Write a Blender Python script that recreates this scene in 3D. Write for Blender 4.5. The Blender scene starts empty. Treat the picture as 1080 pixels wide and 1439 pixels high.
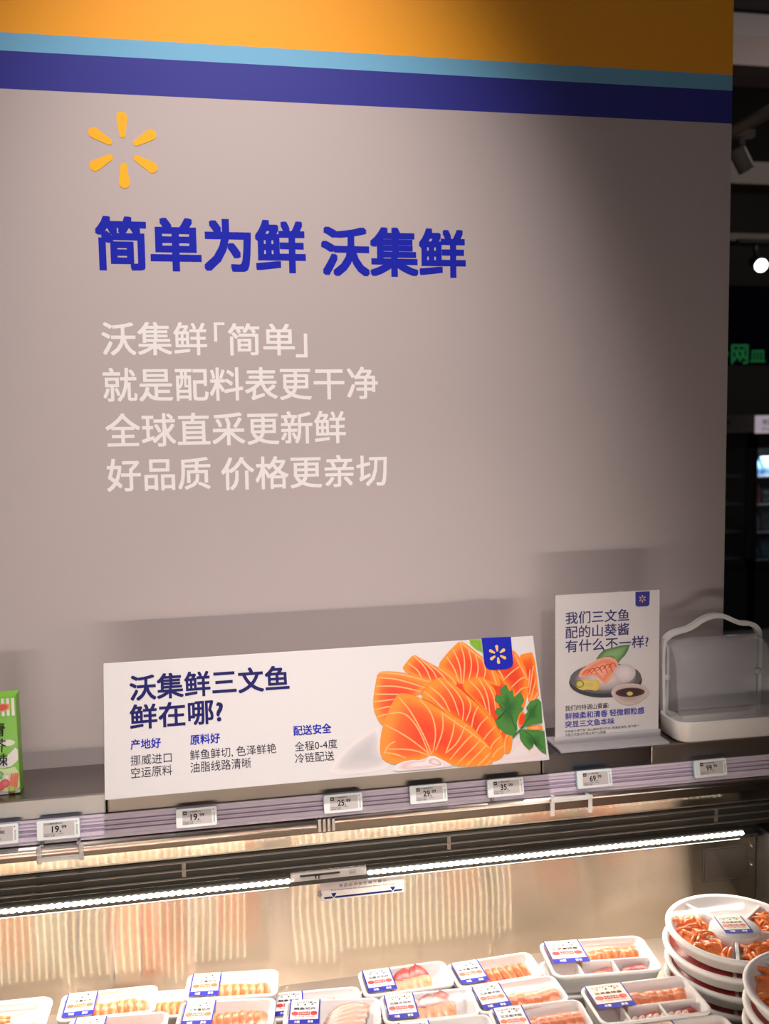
import bpy, math, random
from mathutils import Vector, Matrix

SC = bpy.context.scene
COL = SC.collection
PI = math.pi

# ------------------------------------------------------------------ camera
F_PX = 1357.85
YAW, PITCH, ROLL = [math.radians(a) for a in (-11.111, -5.315, -0.901)]
_cy, _sy = math.cos(YAW), math.sin(YAW)
_r = Vector((_cy, _sy, 0)); _f0 = Vector((-_sy, _cy, 0)); _u = Vector((0, 0, 1))
_f = _f0 * math.cos(PITCH) + _u * math.sin(PITCH)
_u2 = -_f0 * math.sin(PITCH) + _u * math.cos(PITCH)
CR = _r * math.cos(ROLL) + _u2 * math.sin(ROLL)
CU = -_r * math.sin(ROLL) + _u2 * math.cos(ROLL)
CF = _f
CAM = Vector((0, 0, 1.6))
cd = bpy.data.cameras.new('camera'); cam = bpy.data.objects.new('camera', cd); COL.objects.link(cam)
cam.matrix_world = Matrix(((CR.x, CU.x, -CF.x, CAM.x), (CR.y, CU.y, -CF.y, CAM.y), (CR.z, CU.z, -CF.z, CAM.z), (0, 0, 0, 1)))
cd.sensor_fit = 'VERTICAL'; cd.sensor_height = 36; cd.sensor_width = 27; cd.lens = 36 * F_PX / 1439
cd.clip_start = 0.05; cd.clip_end = 100
cd.dof.use_dof = True; cd.dof.focus_distance = 1.76; cd.dof.aperture_fstop = 4.0
SC.camera = cam

def atY(x, y, Y):
    """point of the vertical plane Y seen at a photograph position (measuring aid)"""
    d = CR * (x - 540) - CU * (y - 719.5) + CF * F_PX
    return CAM + d * ((Y - CAM.y) / d.y)
def atZ(x, y, Z):
    d = CR * (x - 540) - CU * (y - 719.5) + CF * F_PX
    return CAM + d * ((Z - CAM.z) / d.z)

# ------------------------------------------------------------------ view, world, lights
SC.view_settings.view_transform = 'Standard'
SC.view_settings.look = 'None'
SC.view_settings.exposure = 0.0
SC.view_settings.gamma = 1.0
SC.view_settings.use_curve_mapping = False
SC.cycles.use_denoising = True
SC.cycles.max_bounces = 8
SC.cycles.transparent_max_bounces = 16
SC.cycles.sample_clamp_indirect = 30.0
SC.cycles.caustics_reflective = False
SC.cycles.caustics_refractive = False
w = bpy.data.worlds.new('store_air'); SC.world = w; w.use_nodes = True
w.node_tree.nodes['Background'].inputs[0].default_value = (1.0, 0.86, 0.80, 1)
w.node_tree.nodes['Background'].inputs[1].default_value = 0.032

def spot(name, loc, aim, power, size, blend, radius, color):
    l = bpy.data.lights.new(name, 'SPOT'); o = bpy.data.objects.new(name, l); COL.objects.link(o)
    o.location = loc
    o.rotation_euler = (Vector(aim) - Vector(loc)).to_track_quat('-Z', 'Y').to_euler()
    l.energy = power; l.spot_size = math.radians(size); l.spot_blend = blend; l.shadow_soft_size = radius; l.color = color
    return o
def area(name, loc, aim, power, sx, sy, color):
    l = bpy.data.lights.new(name, 'AREA'); o = bpy.data.objects.new(name, l); COL.objects.link(o)
    l.shape = 'RECTANGLE'; l.size = sx; l.size_y = sy; l.energy = power; l.color = color
    o.location = loc
    d = (Vector(aim) - Vector(loc)).normalized()
    o.rotation_euler = d.to_track_quat('-Z', 'Y').to_euler()
    return o
WARM = (1.0, 0.905, 0.87)
spot('wall_wash_spotlight', (0.10, 0.50, 4.10), (0.10, 1.86, 1.42), 455, 37, 1.0, 0.06, WARM)
spot('counter_fill_spot', (0.25, -1.3, 2.7), (0.42, 1.68, 0.90), 70, 26, 0.9, 0.06, WARM)  # added fill lamp from the front, brightens sign and price tags
spot('tray_fill_spot', (0.5, -0.2, 3.7), (0.48, 1.28, 0.64), 26, 30, 0.8, 0.10, (1.0, 0.90, 0.82))  # added fill lamp, narrow cone to lift the trays only
area('store_ceiling_glow', (0.5, -2.5, 4.2), (0.5, 0.8, 0.9), 18, 5, 3, WARM)
area('far_aisle_glow', (4.5, 4.6, 4.0), (4.2, 6.5, 1.0), 20, 2, 1, WARM)

# ------------------------------------------------------------------ materials
MATS = {}
def principled(name, color, rough=0.5, metal=0.0, **kw):
    if name in MATS: return MATS[name]
    m = bpy.data.materials.new(name); m.use_nodes = True
    b = m.node_tree.nodes['Principled BSDF']
    b.inputs['Base Color'].default_value = (*color, 1)
    b.inputs['Roughness'].default_value = rough
    b.inputs['Metallic'].default_value = metal
    for k, v in kw.items():
        b.inputs[k].default_value = v
    MATS[name] = m
    return m
def emission(name, color, strength):
    if name in MATS: return MATS[name]
    m = bpy.data.materials.new(name); m.use_nodes = True
    b = m.node_tree.nodes['Principled BSDF']
    b.inputs['Base Color'].default_value = (*color, 1)
    b.inputs['Emission Color'].default_value = (*color, 1)
    b.inputs['Emission Strength'].default_value = strength
    MATS[name] = m
    return m
def N(m, kind, **kw):
    n = m.node_tree.nodes.new(kind)
    for k, v in kw.items(): setattr(n, k, v)
    return n
def L(m, a, b): m.node_tree.links.new(a, b)

def clear_plastic(name, tint, haze, gloss_rough=0.08, gloss=0.12, sheen=0.6):
    """thin clear film: mostly transparent, a little haze, a fresnel sheen"""
    m = bpy.data.materials.new(name); m.use_nodes = True
    nt = m.node_tree; nt.nodes.clear()
    out = N(m, 'ShaderNodeOutputMaterial')
    tr = N(m, 'ShaderNodeBsdfTransparent'); tr.inputs[0].default_value = (*tint, 1)
    df = N(m, 'ShaderNodeBsdfDiffuse'); df.inputs[0].default_value = (0.85, 0.82, 0.84, 1)
    gl = N(m, 'ShaderNodeBsdfGlossy'); gl.inputs['Roughness'].default_value = gloss_rough
    mx = N(m, 'ShaderNodeMixShader'); mx.inputs[0].default_value = haze
    L(m, tr.outputs[0], mx.inputs[1]); L(m, df.outputs[0], mx.inputs[2])
    fr = N(m, 'ShaderNodeFresnel'); fr.inputs[0].default_value = 1.45
    ma = N(m, 'ShaderNodeMath', operation='MULTIPLY_ADD'); ma.inputs[1].default_value = sheen; ma.inputs[2].default_value = gloss * 0.2
    L(m, fr.outputs[0], ma.inputs[0])
    m2 = N(m, 'ShaderNodeMixShader'); L(m, ma.outputs[0], m2.inputs[0])
    L(m, mx.outputs[0], m2.inputs[1]); L(m, gl.outputs[0], m2.inputs[2])
    L(m, m2.outputs[0], out.inputs[0])
    return m

def brushed(name, color, rough, spread, axis=(0, 0, 1), metal=1.0):
    """brushed steel: the grain tilts the normal at random along one axis, so lamps stretch into streaks"""
    m = principled(name, color, rough, metal)
    b = m.node_tree.nodes['Principled BSDF']
    geo = N(m, 'ShaderNodeNewGeometry')
    sc = N(m, 'ShaderNodeVectorMath', operation='SCALE'); sc.inputs['Scale'].default_value = 9173.0
    L(m, geo.outputs['Position'], sc.inputs[0])
    wn = N(m, 'ShaderNodeTexWhiteNoise', noise_dimensions='3D'); L(m, sc.outputs[0], wn.inputs['Vector'])
    s1 = N(m, 'ShaderNodeMath', operation='SUBTRACT'); L(m, wn.outputs['Value'], s1.inputs[0]); s1.inputs[1].default_value = 0.5
    s2 = N(m, 'ShaderNodeMath', operation='MULTIPLY'); L(m, s1.outputs[0], s2.inputs[0]); s2.inputs[1].default_value = spread
    cx = N(m, 'ShaderNodeCombineXYZ')
    for i in range(3):
        if axis[i]: L(m, s2.outputs[0], cx.inputs[i])
    ad = N(m, 'ShaderNodeVectorMath', operation='ADD'); L(m, geo.outputs['Normal'], ad.inputs[0]); L(m, cx.outputs[0], ad.inputs[1])
    # slow sheet waviness so the streaks bend a little
    nz = N(m, 'ShaderNodeTexNoise'); nz.inputs['Scale'].default_value = 3.0; nz.inputs['Detail'].default_value = 1.0
    L(m, geo.outputs['Position'], nz.inputs['Vector'])
    s3 = N(m, 'ShaderNodeVectorMath', operation='SUBTRACT'); L(m, nz.outputs['Color'], s3.inputs[0]); s3.inputs[1].default_value = (.5, .5, .5)
    s4 = N(m, 'ShaderNodeVectorMath', operation='SCALE'); s4.inputs['Scale'].default_value = 0.05; L(m, s3.outputs[0], s4.inputs[0])
    a2 = N(m, 'ShaderNodeVectorMath', operation='ADD'); L(m, ad.outputs[0], a2.inputs[0]); L(m, s4.outputs[0], a2.inputs[1])
    nm = N(m, 'ShaderNodeVectorMath', operation='NORMALIZE'); L(m, a2.outputs[0], nm.inputs[0])
    L(m, nm.outputs[0], b.inputs['Normal'])
    return m

def noise_color(name, c1, c2, scale, rough=0.45, stretch=(1, 1, 1), detail=3, lo=0.35, hi=0.65, **kw):
    m = principled(name, c1, rough, **kw)
    if m.node_tree.nodes.get('Noise Texture'): return m
    b = m.node_tree.nodes['Principled BSDF']
    tc = N(m, 'ShaderNodeTexCoord'); mp = N(m, 'ShaderNodeMapping'); mp.inputs['Scale'].default_value = stretch
    L(m, tc.outputs['Object'], mp.inputs['Vector'])
    nz = N(m, 'ShaderNodeTexNoise'); nz.inputs['Scale'].default_value = scale; nz.inputs['Detail'].default_value = detail
    L(m, mp.outputs[0], nz.inputs['Vector'])
    cr = N(m, 'ShaderNodeValToRGB')
    cr.color_ramp.elements[0].position = lo; cr.color_ramp.elements[0].color = (*c1, 1)
    cr.color_ramp.elements[1].position = hi; cr.color_ramp.elements[1].color = (*c2, 1)
    L(m, nz.outputs['Fac'], cr.inputs[0]); L(m, cr.outputs[0], b.inputs['Base Color'])
    return m

def fish_material(name, c1, c2, scale, direction='X', distortion=3.0, rough=0.3, lo=0.5, hi=0.95):
    """flesh with pale fat lines"""
    m = principled(name, c1, rough, **{'Subsurface Weight': 0.15, 'Subsurface Scale': 0.006})
    b = m.node_tree.nodes['Principled BSDF']
    tc = N(m, 'ShaderNodeTexCoord')
    wv = N(m, 'ShaderNodeTexWave', wave_type='BANDS', bands_direction=direction)
    wv.inputs['Scale'].default_value = scale; wv.inputs['Distortion'].default_value = distortion
    wv.inputs['Detail'].default_value = 2; wv.inputs['Detail Scale'].default_value = 1.4
    L(m, tc.outputs['Object'], wv.inputs['Vector'])
    cr = N(m, 'ShaderNodeValToRGB')
    cr.color_ramp.elements[0].position = lo; cr.color_ramp.elements[0].color = (*c1, 1)
    cr.color_ramp.elements[1].position = hi; cr.color_ramp.elements[1].color = (*c2, 1)
    L(m, wv.outputs['Fac'], cr.inputs[0]); L(m, cr.outputs[0], b.inputs['Base Color'])
    return m

def vertex_print(name, rough=0.4):
    """printed colours carried by the mesh (ink of a flat printed picture)"""
    if name in MATS: return MATS[name]
    m = principled(name, (1, 1, 1), rough)
    a = N(m, 'ShaderNodeVertexColor', layer_name='ink')
    L(m, a.outputs['Color'], m.node_tree.nodes['Principled BSDF'].inputs['Base Color'])
    return m

def srgb(r, g, b):
    f = lambda c: (c / 255 / 12.92) if c <= 10 else ((c / 255 + 0.055) / 1.055) ** 2.4
    return (f(r), f(g), f(b))

M_STEEL = principled('satin_steel', (0.62, 0.58, 0.55), 0.28, 1.0)
M_STEEL_WARM = principled('warm_steel', (0.62, 0.53, 0.45), 0.4, 1.0)
M_STEEL_DARK = principled('dark_steel', (0.30, 0.27, 0.26), 0.35, 1.0)
M_PANEL = brushed('brushed_steel_panel', (0.66, 0.565, 0.455), 0.035, 1.0)
M_FASCIA = brushed('brushed_steel_fascia', (0.66, 0.57, 0.44), 0.04, 0.75)
M_RISER = brushed('brushed_steel_box', (0.34, 0.31, 0.30), 0.28, 0.5)
M_RISERD = brushed('dark_brushed_steel_box', (0.22, 0.195, 0.19), 0.28, 0.4)
M_BLACK = principled('black_plastic', (0.012, 0.012, 0.011), 0.35)
M_GRILLE = principled('dark_grille', (0.035, 0.031, 0.024), 0.5)
M_FIN = principled('grille_fin_edge', (0.30, 0.26, 0.22), 0.45, 0.6)
M_WHITE_PLASTIC = principled('white_plastic', (0.80, 0.77, 0.74), 0.35)
M_FOAM = principled('white_foam', (0.86, 0.83, 0.81), 0.5, **{'Subsurface Weight': 0.1, 'Subsurface Scale': 0.004})
M_WHITE = principled('white_paper', (0.79, 0.75, 0.745), 0.5)
M_CREAM = principled('cream_paper', (0.88, 0.80, 0.66), 0.5)
M_NAVY = principled('navy_ink', srgb(38, 36, 98), 0.5, **{'Specular IOR Level': 0.1})
M_BLUE = principled('blue_ink', srgb(22, 34, 172), 0.6, **{'Specular IOR Level': 0.2})
M_BLUE2 = principled('royal_blue_ink', srgb(38, 44, 168), 0.5, **{'Specular IOR Level': 0.1})
M_YELLOW = principled('yellow_ink', srgb(255, 182, 20), 0.5)
M_YELLOW2 = principled('gold_ink', srgb(240, 190, 90), 0.5)
M_WALLWHITE = principled('white_vinyl', (0.90, 0.85, 0.84), 0.5)
M_DARKTEXT = principled('dark_ink', srgb(52, 46, 66), 0.5, **{'Specular IOR Level': 0.1})
M_INK = principled('black_ink', (0.02, 0.02, 0.025), 0.5, **{'Specular IOR Level': 0.1})
M_RED = principled('red_ink', srgb(190, 28, 36), 0.5)
M_ORANGE = principled('orange_ink', srgb(240, 100, 45), 0.5)
M_PEACH = principled('peach_paper', srgb(250, 215, 195), 0.5)
M_TAGWHITE = principled('tag_white', (0.88, 0.90, 0.90), 0.35)
M_TAGBLUE = principled('tag_pale_blue', srgb(160, 205, 226), 0.35)
M_EINK = principled('grey_paper_screen', srgb(204, 197, 195), 0.45)
M_FILM = clear_plastic('clear_film', (0.985, 0.975, 0.98), 0.012, 0.10, 0.01, 0.16)
M_ACRYL = clear_plastic('clear_acrylic', (0.93, 0.91, 0.91), 0.12)
M_COVER = clear_plastic('clear_cover_plastic', (0.975, 0.97, 0.975), 0.03, 0.1, 0.12, 0.5)
M_FROST = clear_plastic('hazy_back_plastic', (0.97, 0.97, 0.98), 0.50, 0.2, 0.1, 0.4)
M_ACRYLBASE = clear_plastic('milky_acrylic', (0.95, 0.93, 0.93), 0.40, 0.1, 0.12, 0.6)
M_PRINT = vertex_print('printed_picture')
M_PRINT_GLOSS = vertex_print('printed_carton', 0.3)
M_SALMON = fish_material('salmon_flesh', srgb(242, 122, 66), srgb(250, 166, 116), 22, 'X', 4)
M_SALMON2 = fish_material('salmon_flesh_pale', srgb(240, 134, 88), srgb(250, 190, 156), 26, 'Y', 5)
M_WHITEFISH = fish_material('white_fish_flesh', srgb(244, 196, 172), srgb(250, 222, 210), 40, 'Y', 5)
M_ROE = noise_color('salmon_shreds', srgb(255, 160, 72), srgb(250, 118, 44), 260, 0.25)
M_DARKFISH = noise_color('dark_red_flesh', srgb(150, 58, 48), srgb(190, 96, 84), 120, 0.3)
M_PINKFISH = noise_color('pink_flesh', srgb(232, 150, 128), srgb(220, 110, 90), 90, 0.3)

# ------------------------------------------------------------------ mesh builder
class MB:
    def __init__(self): self.v = []; self.f = []; self.m = []; self.c = {}; self.mats = []; self.s = []
    def mi(self, mat):
        if mat not in self.mats: self.mats.append(mat)
        return self.mats.index(mat)
    def add(self, verts, faces, mat, smooth=False, ink=None, M=None):
        o = len(self.v); k = self.mi(mat)
        for i, p in enumerate(verts):
            p = Vector(p)
            if M is not None: p = M @ p
            self.v.append(p)
            if ink is not None: self.c[o + i] = ink[i] if isinstance(ink, list) else ink
        for f in faces:
            self.f.append([o + i for i in f]); self.m.append(k); self.s.append(smooth)
        return self
    def box(self, x0, x1, y0, y1, z0, z1, mat, bevel=0.0, M=None, ink=None):
        if bevel <= 0:
            v = [(x, y, z) for x in (x0, x1) for y in (y0, y1) for z in (z0, z1)]
            f = [(0, 1, 3, 2), (4, 6, 7, 5), (0, 4, 5, 1), (2, 3, 7, 6), (0, 2, 6, 4), (1, 5, 7, 3)]
            return self.add(v, f, mat, M=M, ink=ink)
        import bmesh
        bm = bmesh.new(); bmesh.ops.create_cube(bm, size=1)
        for q in bm.verts:
            q.co = Vector(((x0 + x1) / 2 + q.co.x * (x1 - x0), (y0 + y1) / 2 + q.co.y * (y1 - y0), (z0 + z1) / 2 + q.co.z * (z1 - z0)))
        bmesh.ops.bevel(bm, geom=bm.edges[:], offset=bevel, segments=2, profile=0.5, affect='EDGES')
        bm.verts.index_update()
        self.add([q.co.copy() for q in bm.verts], [[q.index for q in f.verts] for f in bm.faces], mat, M=M, ink=ink)
        bm.free(); return self
    def loft(self, rings, mat, cap0=True, cap1=True, smooth=True, closed=True, M=None, ink=None):
        n = len(rings[0]); v = [p for r in rings for p in r]; f = []
        for i in range(len(rings) - 1):
            for j in range(n if closed else n - 1):
                k = (j + 1) % n
                f.append((i * n + j, i * n + k, (i + 1) * n + k, (i + 1) * n + j))
        if cap0: f.append(tuple(range(n))[::-1])
        if cap1: f.append(tuple((len(rings) - 1) * n + j for j in range(n)))
        return self.add(v, f, mat, smooth, M=M, ink=ink)
    def tube(self, pts, rad, mat, seg=10, M=None):
        pts = [Vector(p) for p in pts]; rings = []
        for i, p in enumerate(pts):
            d = (pts[min(i + 1, len(pts) - 1)] - pts[max(i - 1, 0)]).normalized()
            a = d.cross(Vector((0, 0, 1)) if abs(d.z) < 0.9 else Vector((0, 1, 0))).normalized(); b = d.cross(a)
            r = rad[i] if isinstance(rad, (list, tuple)) else rad
            rings.append([p + a * r * math.cos(2 * PI * k / seg) + b * r * math.sin(2 * PI * k / seg) for k in range(seg)])
        return self.loft(rings, mat, M=M)
    def prism(self, poly, z0, z1, mat, M=None):
        n = len(poly)
        v = [(x, y, z0) for x, y in poly] + [(x, y, z1) for x, y in poly]
        f = [tuple(range(n))[::-1], tuple(range(n, 2 * n))] + [(i, (i + 1) % n, n + (i + 1) % n, n + i) for i in range(n)]
        return self.add(v, f, mat, M=M)
    def poly(self, poly, z, mat, M=None, ink=None):
        return self.add([(x, y, z) for x, y in poly], [tuple(range(len(poly)))], mat, M=M, ink=ink)
    def text(self, body, mat, x0=None, x1=None, y0=None, y1=None, z=0.0, size=None, bold=0.0, depth=0.0, M=None, align='L'):
        vs, fs = glyphs(body, bold, depth)
        if not vs: return self
        a = min(p[0] for p in vs); b = max(p[0] for p in vs); c = min(p[1] for p in vs); d = max(p[1] for p in vs)
        if size is not None:
            sx = sy = size; ox = x0 - (a * sx if align == 'L' else (a + b) / 2 * sx); oy = y0
            if x1 is not None: sx = (x1 - x0) / (b - a); ox = x0 - a * sx
        else:
            sx = (x1 - x0) / (b - a); sy = (y1 - y0) / (d - c); ox = x0 - a * sx; oy = y0 - c * sy
        return self.add([(p[0] * sx + ox, p[1] * sy + oy, z + p[2]) for p in vs], fs, mat, M=M)
    def build(self, name, parent=None, loc=None, M=None):
        me = bpy.data.meshes.new(name)
        me.from_pydata([tuple(p) for p in self.v], [], self.f)
        for m in self.mats: me.materials.append(m)
        me.polygons.foreach_set('material_index', self.m)
        me.polygons.foreach_set('use_smooth', self.s)
        if self.c:
            at = me.color_attributes.new('ink', 'FLOAT_COLOR', 'POINT')
            for i, c in self.c.items(): at.data[i].color = (*c, 1)
        me.update()
        o = bpy.data.objects.new(name, me); COL.objects.link(o)
        if parent: o.parent = parent
        if M is not None: o.matrix_local = M
        elif loc is not None: o.location = loc
        return o

_G = {}
def glyphs(body, bold, depth):
    k = (body, bold, depth)
    if k in _G: return _G[k]
    c = bpy.data.curves.new('t', 'FONT'); c.body = body; c.resolution_u = 3
    if depth: c.extrude = depth / 2
    o = bpy.data.objects.new('t', c); COL.objects.link(o)
    dg = bpy.context.evaluated_depsgraph_get(); e = o.evaluated_get(dg); me = e.to_mesh()
    vs = [tuple(v.co) for v in me.vertices]; fs = [tuple(p.vertices) for p in me.polygons]
    e.to_mesh_clear(); bpy.data.objects.remove(o); bpy.data.curves.remove(c)
    if bold:   # heavier weight: the glyph repeated around a small circle
        n = len(vs); bv, bf = [], []
        offs = [(-1, -1), (1, -1), (1, 1), (-1, 1)] + ([(0, -1), (1, 0), (0, 1), (-1, 0)] if bold > 0.015 else [])
        for i, (ox, oy) in enumerate(offs):
            bv += [(p[0] + bold * 0.85 * ox, p[1] + bold * 0.85 * oy, p[2] + i * 1.2e-5) for p in vs]
            bf += [tuple(j + i * n for j in f) for f in fs]
        vs, fs = bv, bf
    _G[k] = (vs, fs); return _G[k]

def rrect(w, h, r, n=5, cx=0, cy=0):
    out = []
    for sx, sy, a0 in ((1, 1, 0), (-1, 1, PI / 2), (-1, -1, PI), (1, -1, 1.5 * PI)):
        for i in range(n + 1):
            a = a0 + PI / 2 * i / n
            out.append((cx + sx * (w / 2 - r) + r * math.cos(a), cy + sy * (h / 2 - r) + r * math.sin(a)))
    return out
def ring(poly, z): return [(x, y, z) for x, y in poly]
def circle(r, n=48, cx=0, cy=0): return [(cx + r * math.cos(2 * PI * i / n), cy + r * math.sin(2 * PI * i / n)) for i in range(n)]

def petals(mb, cx, cy, r_in, r_out, w_in, w_out, mat, z=0.0, depth=0.0, M=None):
    """six tapered rounded rays"""
    for k in range(6):
        a = PI / 2 + k * PI / 3
        d = Vector((math.cos(a), math.sin(a))); t = Vector((-d.y, d.x)); pts = []
        for i in range(9):
            b = -PI / 2 + PI * i / 8
            q = d * (r_out - w_out + w_out * math.cos(b)) + t * (w_out * math.sin(b)); pts.append((cx + q.x, cy + q.y))
        for i in range(9):
            b = PI / 2 + PI * i / 8
            q = d * (r_in + w_in + w_in * math.cos(b)) + t * (w_in * math.sin(b)); pts.append((cx + q.x, cy + q.y))
        if depth: mb.prism(pts, z, z + depth, mat, M)
        else: mb.poly(pts, z, mat, M)

def tag(o, label, cat, group=None):
    o['label'] = label; o['category'] = cat
    if group: o['group'] = group
    return o
def thing(name, loc, label, cat, group=None, rz=0.0, M=None):
    o = bpy.data.objects.new(name, None); COL.objects.link(o)
    if M is not None: o.matrix_world = M
    else:
        o.location = loc; o.rotation_euler = (0, 0, rz)
    o.empty_display_size = 0.02
    return tag(o, label, cat, group)
def struct(o): o['kind'] = 'structure'; return o
# a frame whose local x,y lie in the wall / tag plane (x right, y up, z towards the viewer)
UPRIGHT = Matrix(((1, 0, 0, 0), (0, 0, -1, 0), (0, 1, 0, 0), (0, 0, 0, 1)))

# ------------------------------------------------------------------ the setting
YW = 1.86                                   # face of the printed wall panel
K = YW / 2.05
def wx(x): return x * K
def wz(z): return 1.6 + (z - 1.6) * K
WALL_X1 = wx(1.2125)
m = principled('wall_paint', (0.5, 0.45, 0.44), 0.55)
b = m.node_tree.nodes['Principled BSDF']
tc = N(m, 'ShaderNodeTexCoord'); sp = N(m, 'ShaderNodeSeparateXYZ'); L(m, tc.outputs['Object'], sp.inputs[0])
last = None
WALL_GREY = srgb(188, 174, 172)
for zt, colr in ((None, WALL_GREY), (wz(2.2565), srgb(34, 36, 142)), (wz(2.328), srgb(112, 178, 214)), (wz(2.362), srgb(255, 168, 8))):
    if zt is None:
        rgb = N(m, 'ShaderNodeRGB'); rgb.outputs[0].default_value = (*colr, 1); last = rgb.outputs[0]; continue
    gt = N(m, 'ShaderNodeMath', operation='GREATER_THAN'); L(m, sp.outputs['Z'], gt.inputs[0]); gt.inputs[1].default_value = zt
    mx = N(m, 'ShaderNodeMix', data_type='RGBA'); L(m, gt.outputs[0], mx.inputs[0]); L(m, last, mx.inputs[6]); mx.inputs[7].default_value = (*colr, 1)
    last = mx.outputs[2]
L(m, last, b.inputs['Base Color'])
nz = N(m, 'ShaderNodeTexNoise'); nz.inputs['Scale'].default_value = 90; L(m, tc.outputs['Object'], nz.inputs['Vector'])
bp = N(m, 'ShaderNodeBump'); bp.inputs['Strength'].default_value = 0.03; bp.inputs['Distance'].default_value = 0.002
L(m, nz.outputs['Fac'], bp.inputs['Height']); L(m, bp.outputs[0], b.inputs['Normal'])
mb = MB(); mb.box(-2.2, WALL_X1, YW, YW + 0.14, 0.0, 3.3, m)
wall = struct(mb.build('wall_back'))

def wall_text(name, segs, mat, bold):
    mb = MB(); d = 0.0
    for body, x0, x1, z0, z1 in segs:
        mb.text(body, mat, wx(x0), wx(x1), wz(z0), wz(z1), z=0.0001, bold=bold)
    return mb.build(name, wall, M=Matrix.Translation((0, YW, 0)) @ UPRIGHT)
wall_text('heading_lettering', [('简单为鲜', -0.1786, 0.2438, 1.912, 2.020), ('沃集鲜', 0.2757, 0.5898, 1.907, 2.0105)], M_BLUE, 0.036)
wall_text('slogan_lettering', [('沃集鲜', -0.1745, 0.0354, 1.743, 1.8106), ('「', 0.0499, 0.0719, 1.7712, 1.8103), ('简单', 0.0779, 0.2167, 1.7424, 1.809), ('」', 0.2181, 0.2428, 1.7381, 1.7881)], M_WALLWHITE, 0.015)
wall_text('slogan_lettering', [('就是配料表更干净', -0.1755, 0.3924, 1.6495, 1.7185)], M_WALLWHITE, 0.015)
wall_text('slogan_lettering', [('全球直采更新鲜', -0.1746, 0.3211, 1.5565, 1.6265)], M_WALLWHITE, 0.015)
wall_text('slogan_lettering', [('好品质', -0.1759, 0.0339, 1.4662, 1.5340), ('价格更亲切', 0.0557, 0.4095, 1.4620, 1.5320)], M_WALLWHITE, 0.015)
mb = MB(); petals(mb, wx(-0.1175), wz(2.1488), 0.024 * K, 0.0745 * K, 0.0062 * K, 0.0107 * K, M_YELLOW, z=0.0001, depth=0.0004)
mb.build('spark_emblem', wall, M=Matrix.Translation((0, YW, 0)) @ UPRIGHT)

M_FLOOR = noise_color('floor_tiles', (0.10, 0.09, 0.085), (0.14, 0.125, 0.12), 3, 0.35)
mb = MB(); mb.box(-4, 8, -4, 9, -0.1, 0, M_FLOOR); struct(mb.build('floor'))
M_CEIL = principled('dark_ceiling', (0.035, 0.033, 0.030), 0.8)
mb = MB(); mb.box(-4, 8, -4, 9, 5.4, 5.5, M_CEIL); struct(mb.build('ceiling'))
M_FARWALL = principled('dark_far_wall', (0.045, 0.040, 0.035), 0.8)
mb = MB(); mb.box(-4, 8, 8.9, 9.0, 0, 5.4, M_FARWALL); struct(mb.build('wall_far'))

# ------------------------------------------------------------------ display case
YR = 1.70                                   # plane of the case's back
case = thing('display_case', (0.35, 1.3, 0), 'long stainless refrigerated display case with lit back panel holding the fish trays', 'display case')
CI = Matrix.Translation((-0.35, -1.3, 0))
def part(mb, name, parent=None):
    o = mb.build(name, parent or case)
    if parent is None: o.matrix_local = CI
    return o
CX0, CX1 = -1.0, 1.22
mb = MB(); mb.box(CX0, 1.086, YR, YR + 0.012, 0.50, 0.7835, M_PANEL); back_panel = part(mb, 'back_panel')
for sx, sz in ((atY(449, 1257, YR).x, atY(449, 1257, YR).z), (1.0875, 0.742), (1.0865, 0.708)):
    pass
mb = MB()
mb.box(CX0, CX1, YR + 0.002, 1.858, 0.79, 0.868, M_STEEL_WARM)
part(mb, 'upper_body')
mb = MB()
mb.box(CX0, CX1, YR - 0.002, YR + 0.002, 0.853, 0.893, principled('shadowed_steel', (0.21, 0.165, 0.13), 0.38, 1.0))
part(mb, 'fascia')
mb = MB()   # polished strip that mirrors the front lamps
mb.add([(CX0, YR - 0.003, 0.854), (CX1, YR - 0.003, 0.854), (CX1, YR + 0.001, 0.831), (CX0, YR + 0.001, 0.831)], [(0, 3, 2, 1)], M_FASCIA)
mb.box(CX0, CX1, YR + 0.0005, YR + 0.003, 0.829, 0.856, M_STEEL_WARM)
part(mb, 'polished_strip')
mb = MB()   # air grille: dark backing with thin long fins
mb.box(CX0, CX1, YR + 0.0005, YR + 0.004, 0.783, 0.831, M_GRILLE)
for z in (0.8245, 0.8095, 0.7945):
    mb.box(CX0, CX1, YR - 0.006, YR + 0.001, z - 0.0005, z + 0.0005, M_FIN)
for px, py in ((258, 1215), (630, 1180), (1005, 1143)):
    x = atY(px, py, YR).x
    mb.box(x - 0.0035, x + 0.0035, YR - 0.003, YR + 0.001, 0.797, 0.8235, M_FIN)
part(mb, 'air_grille')
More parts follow.
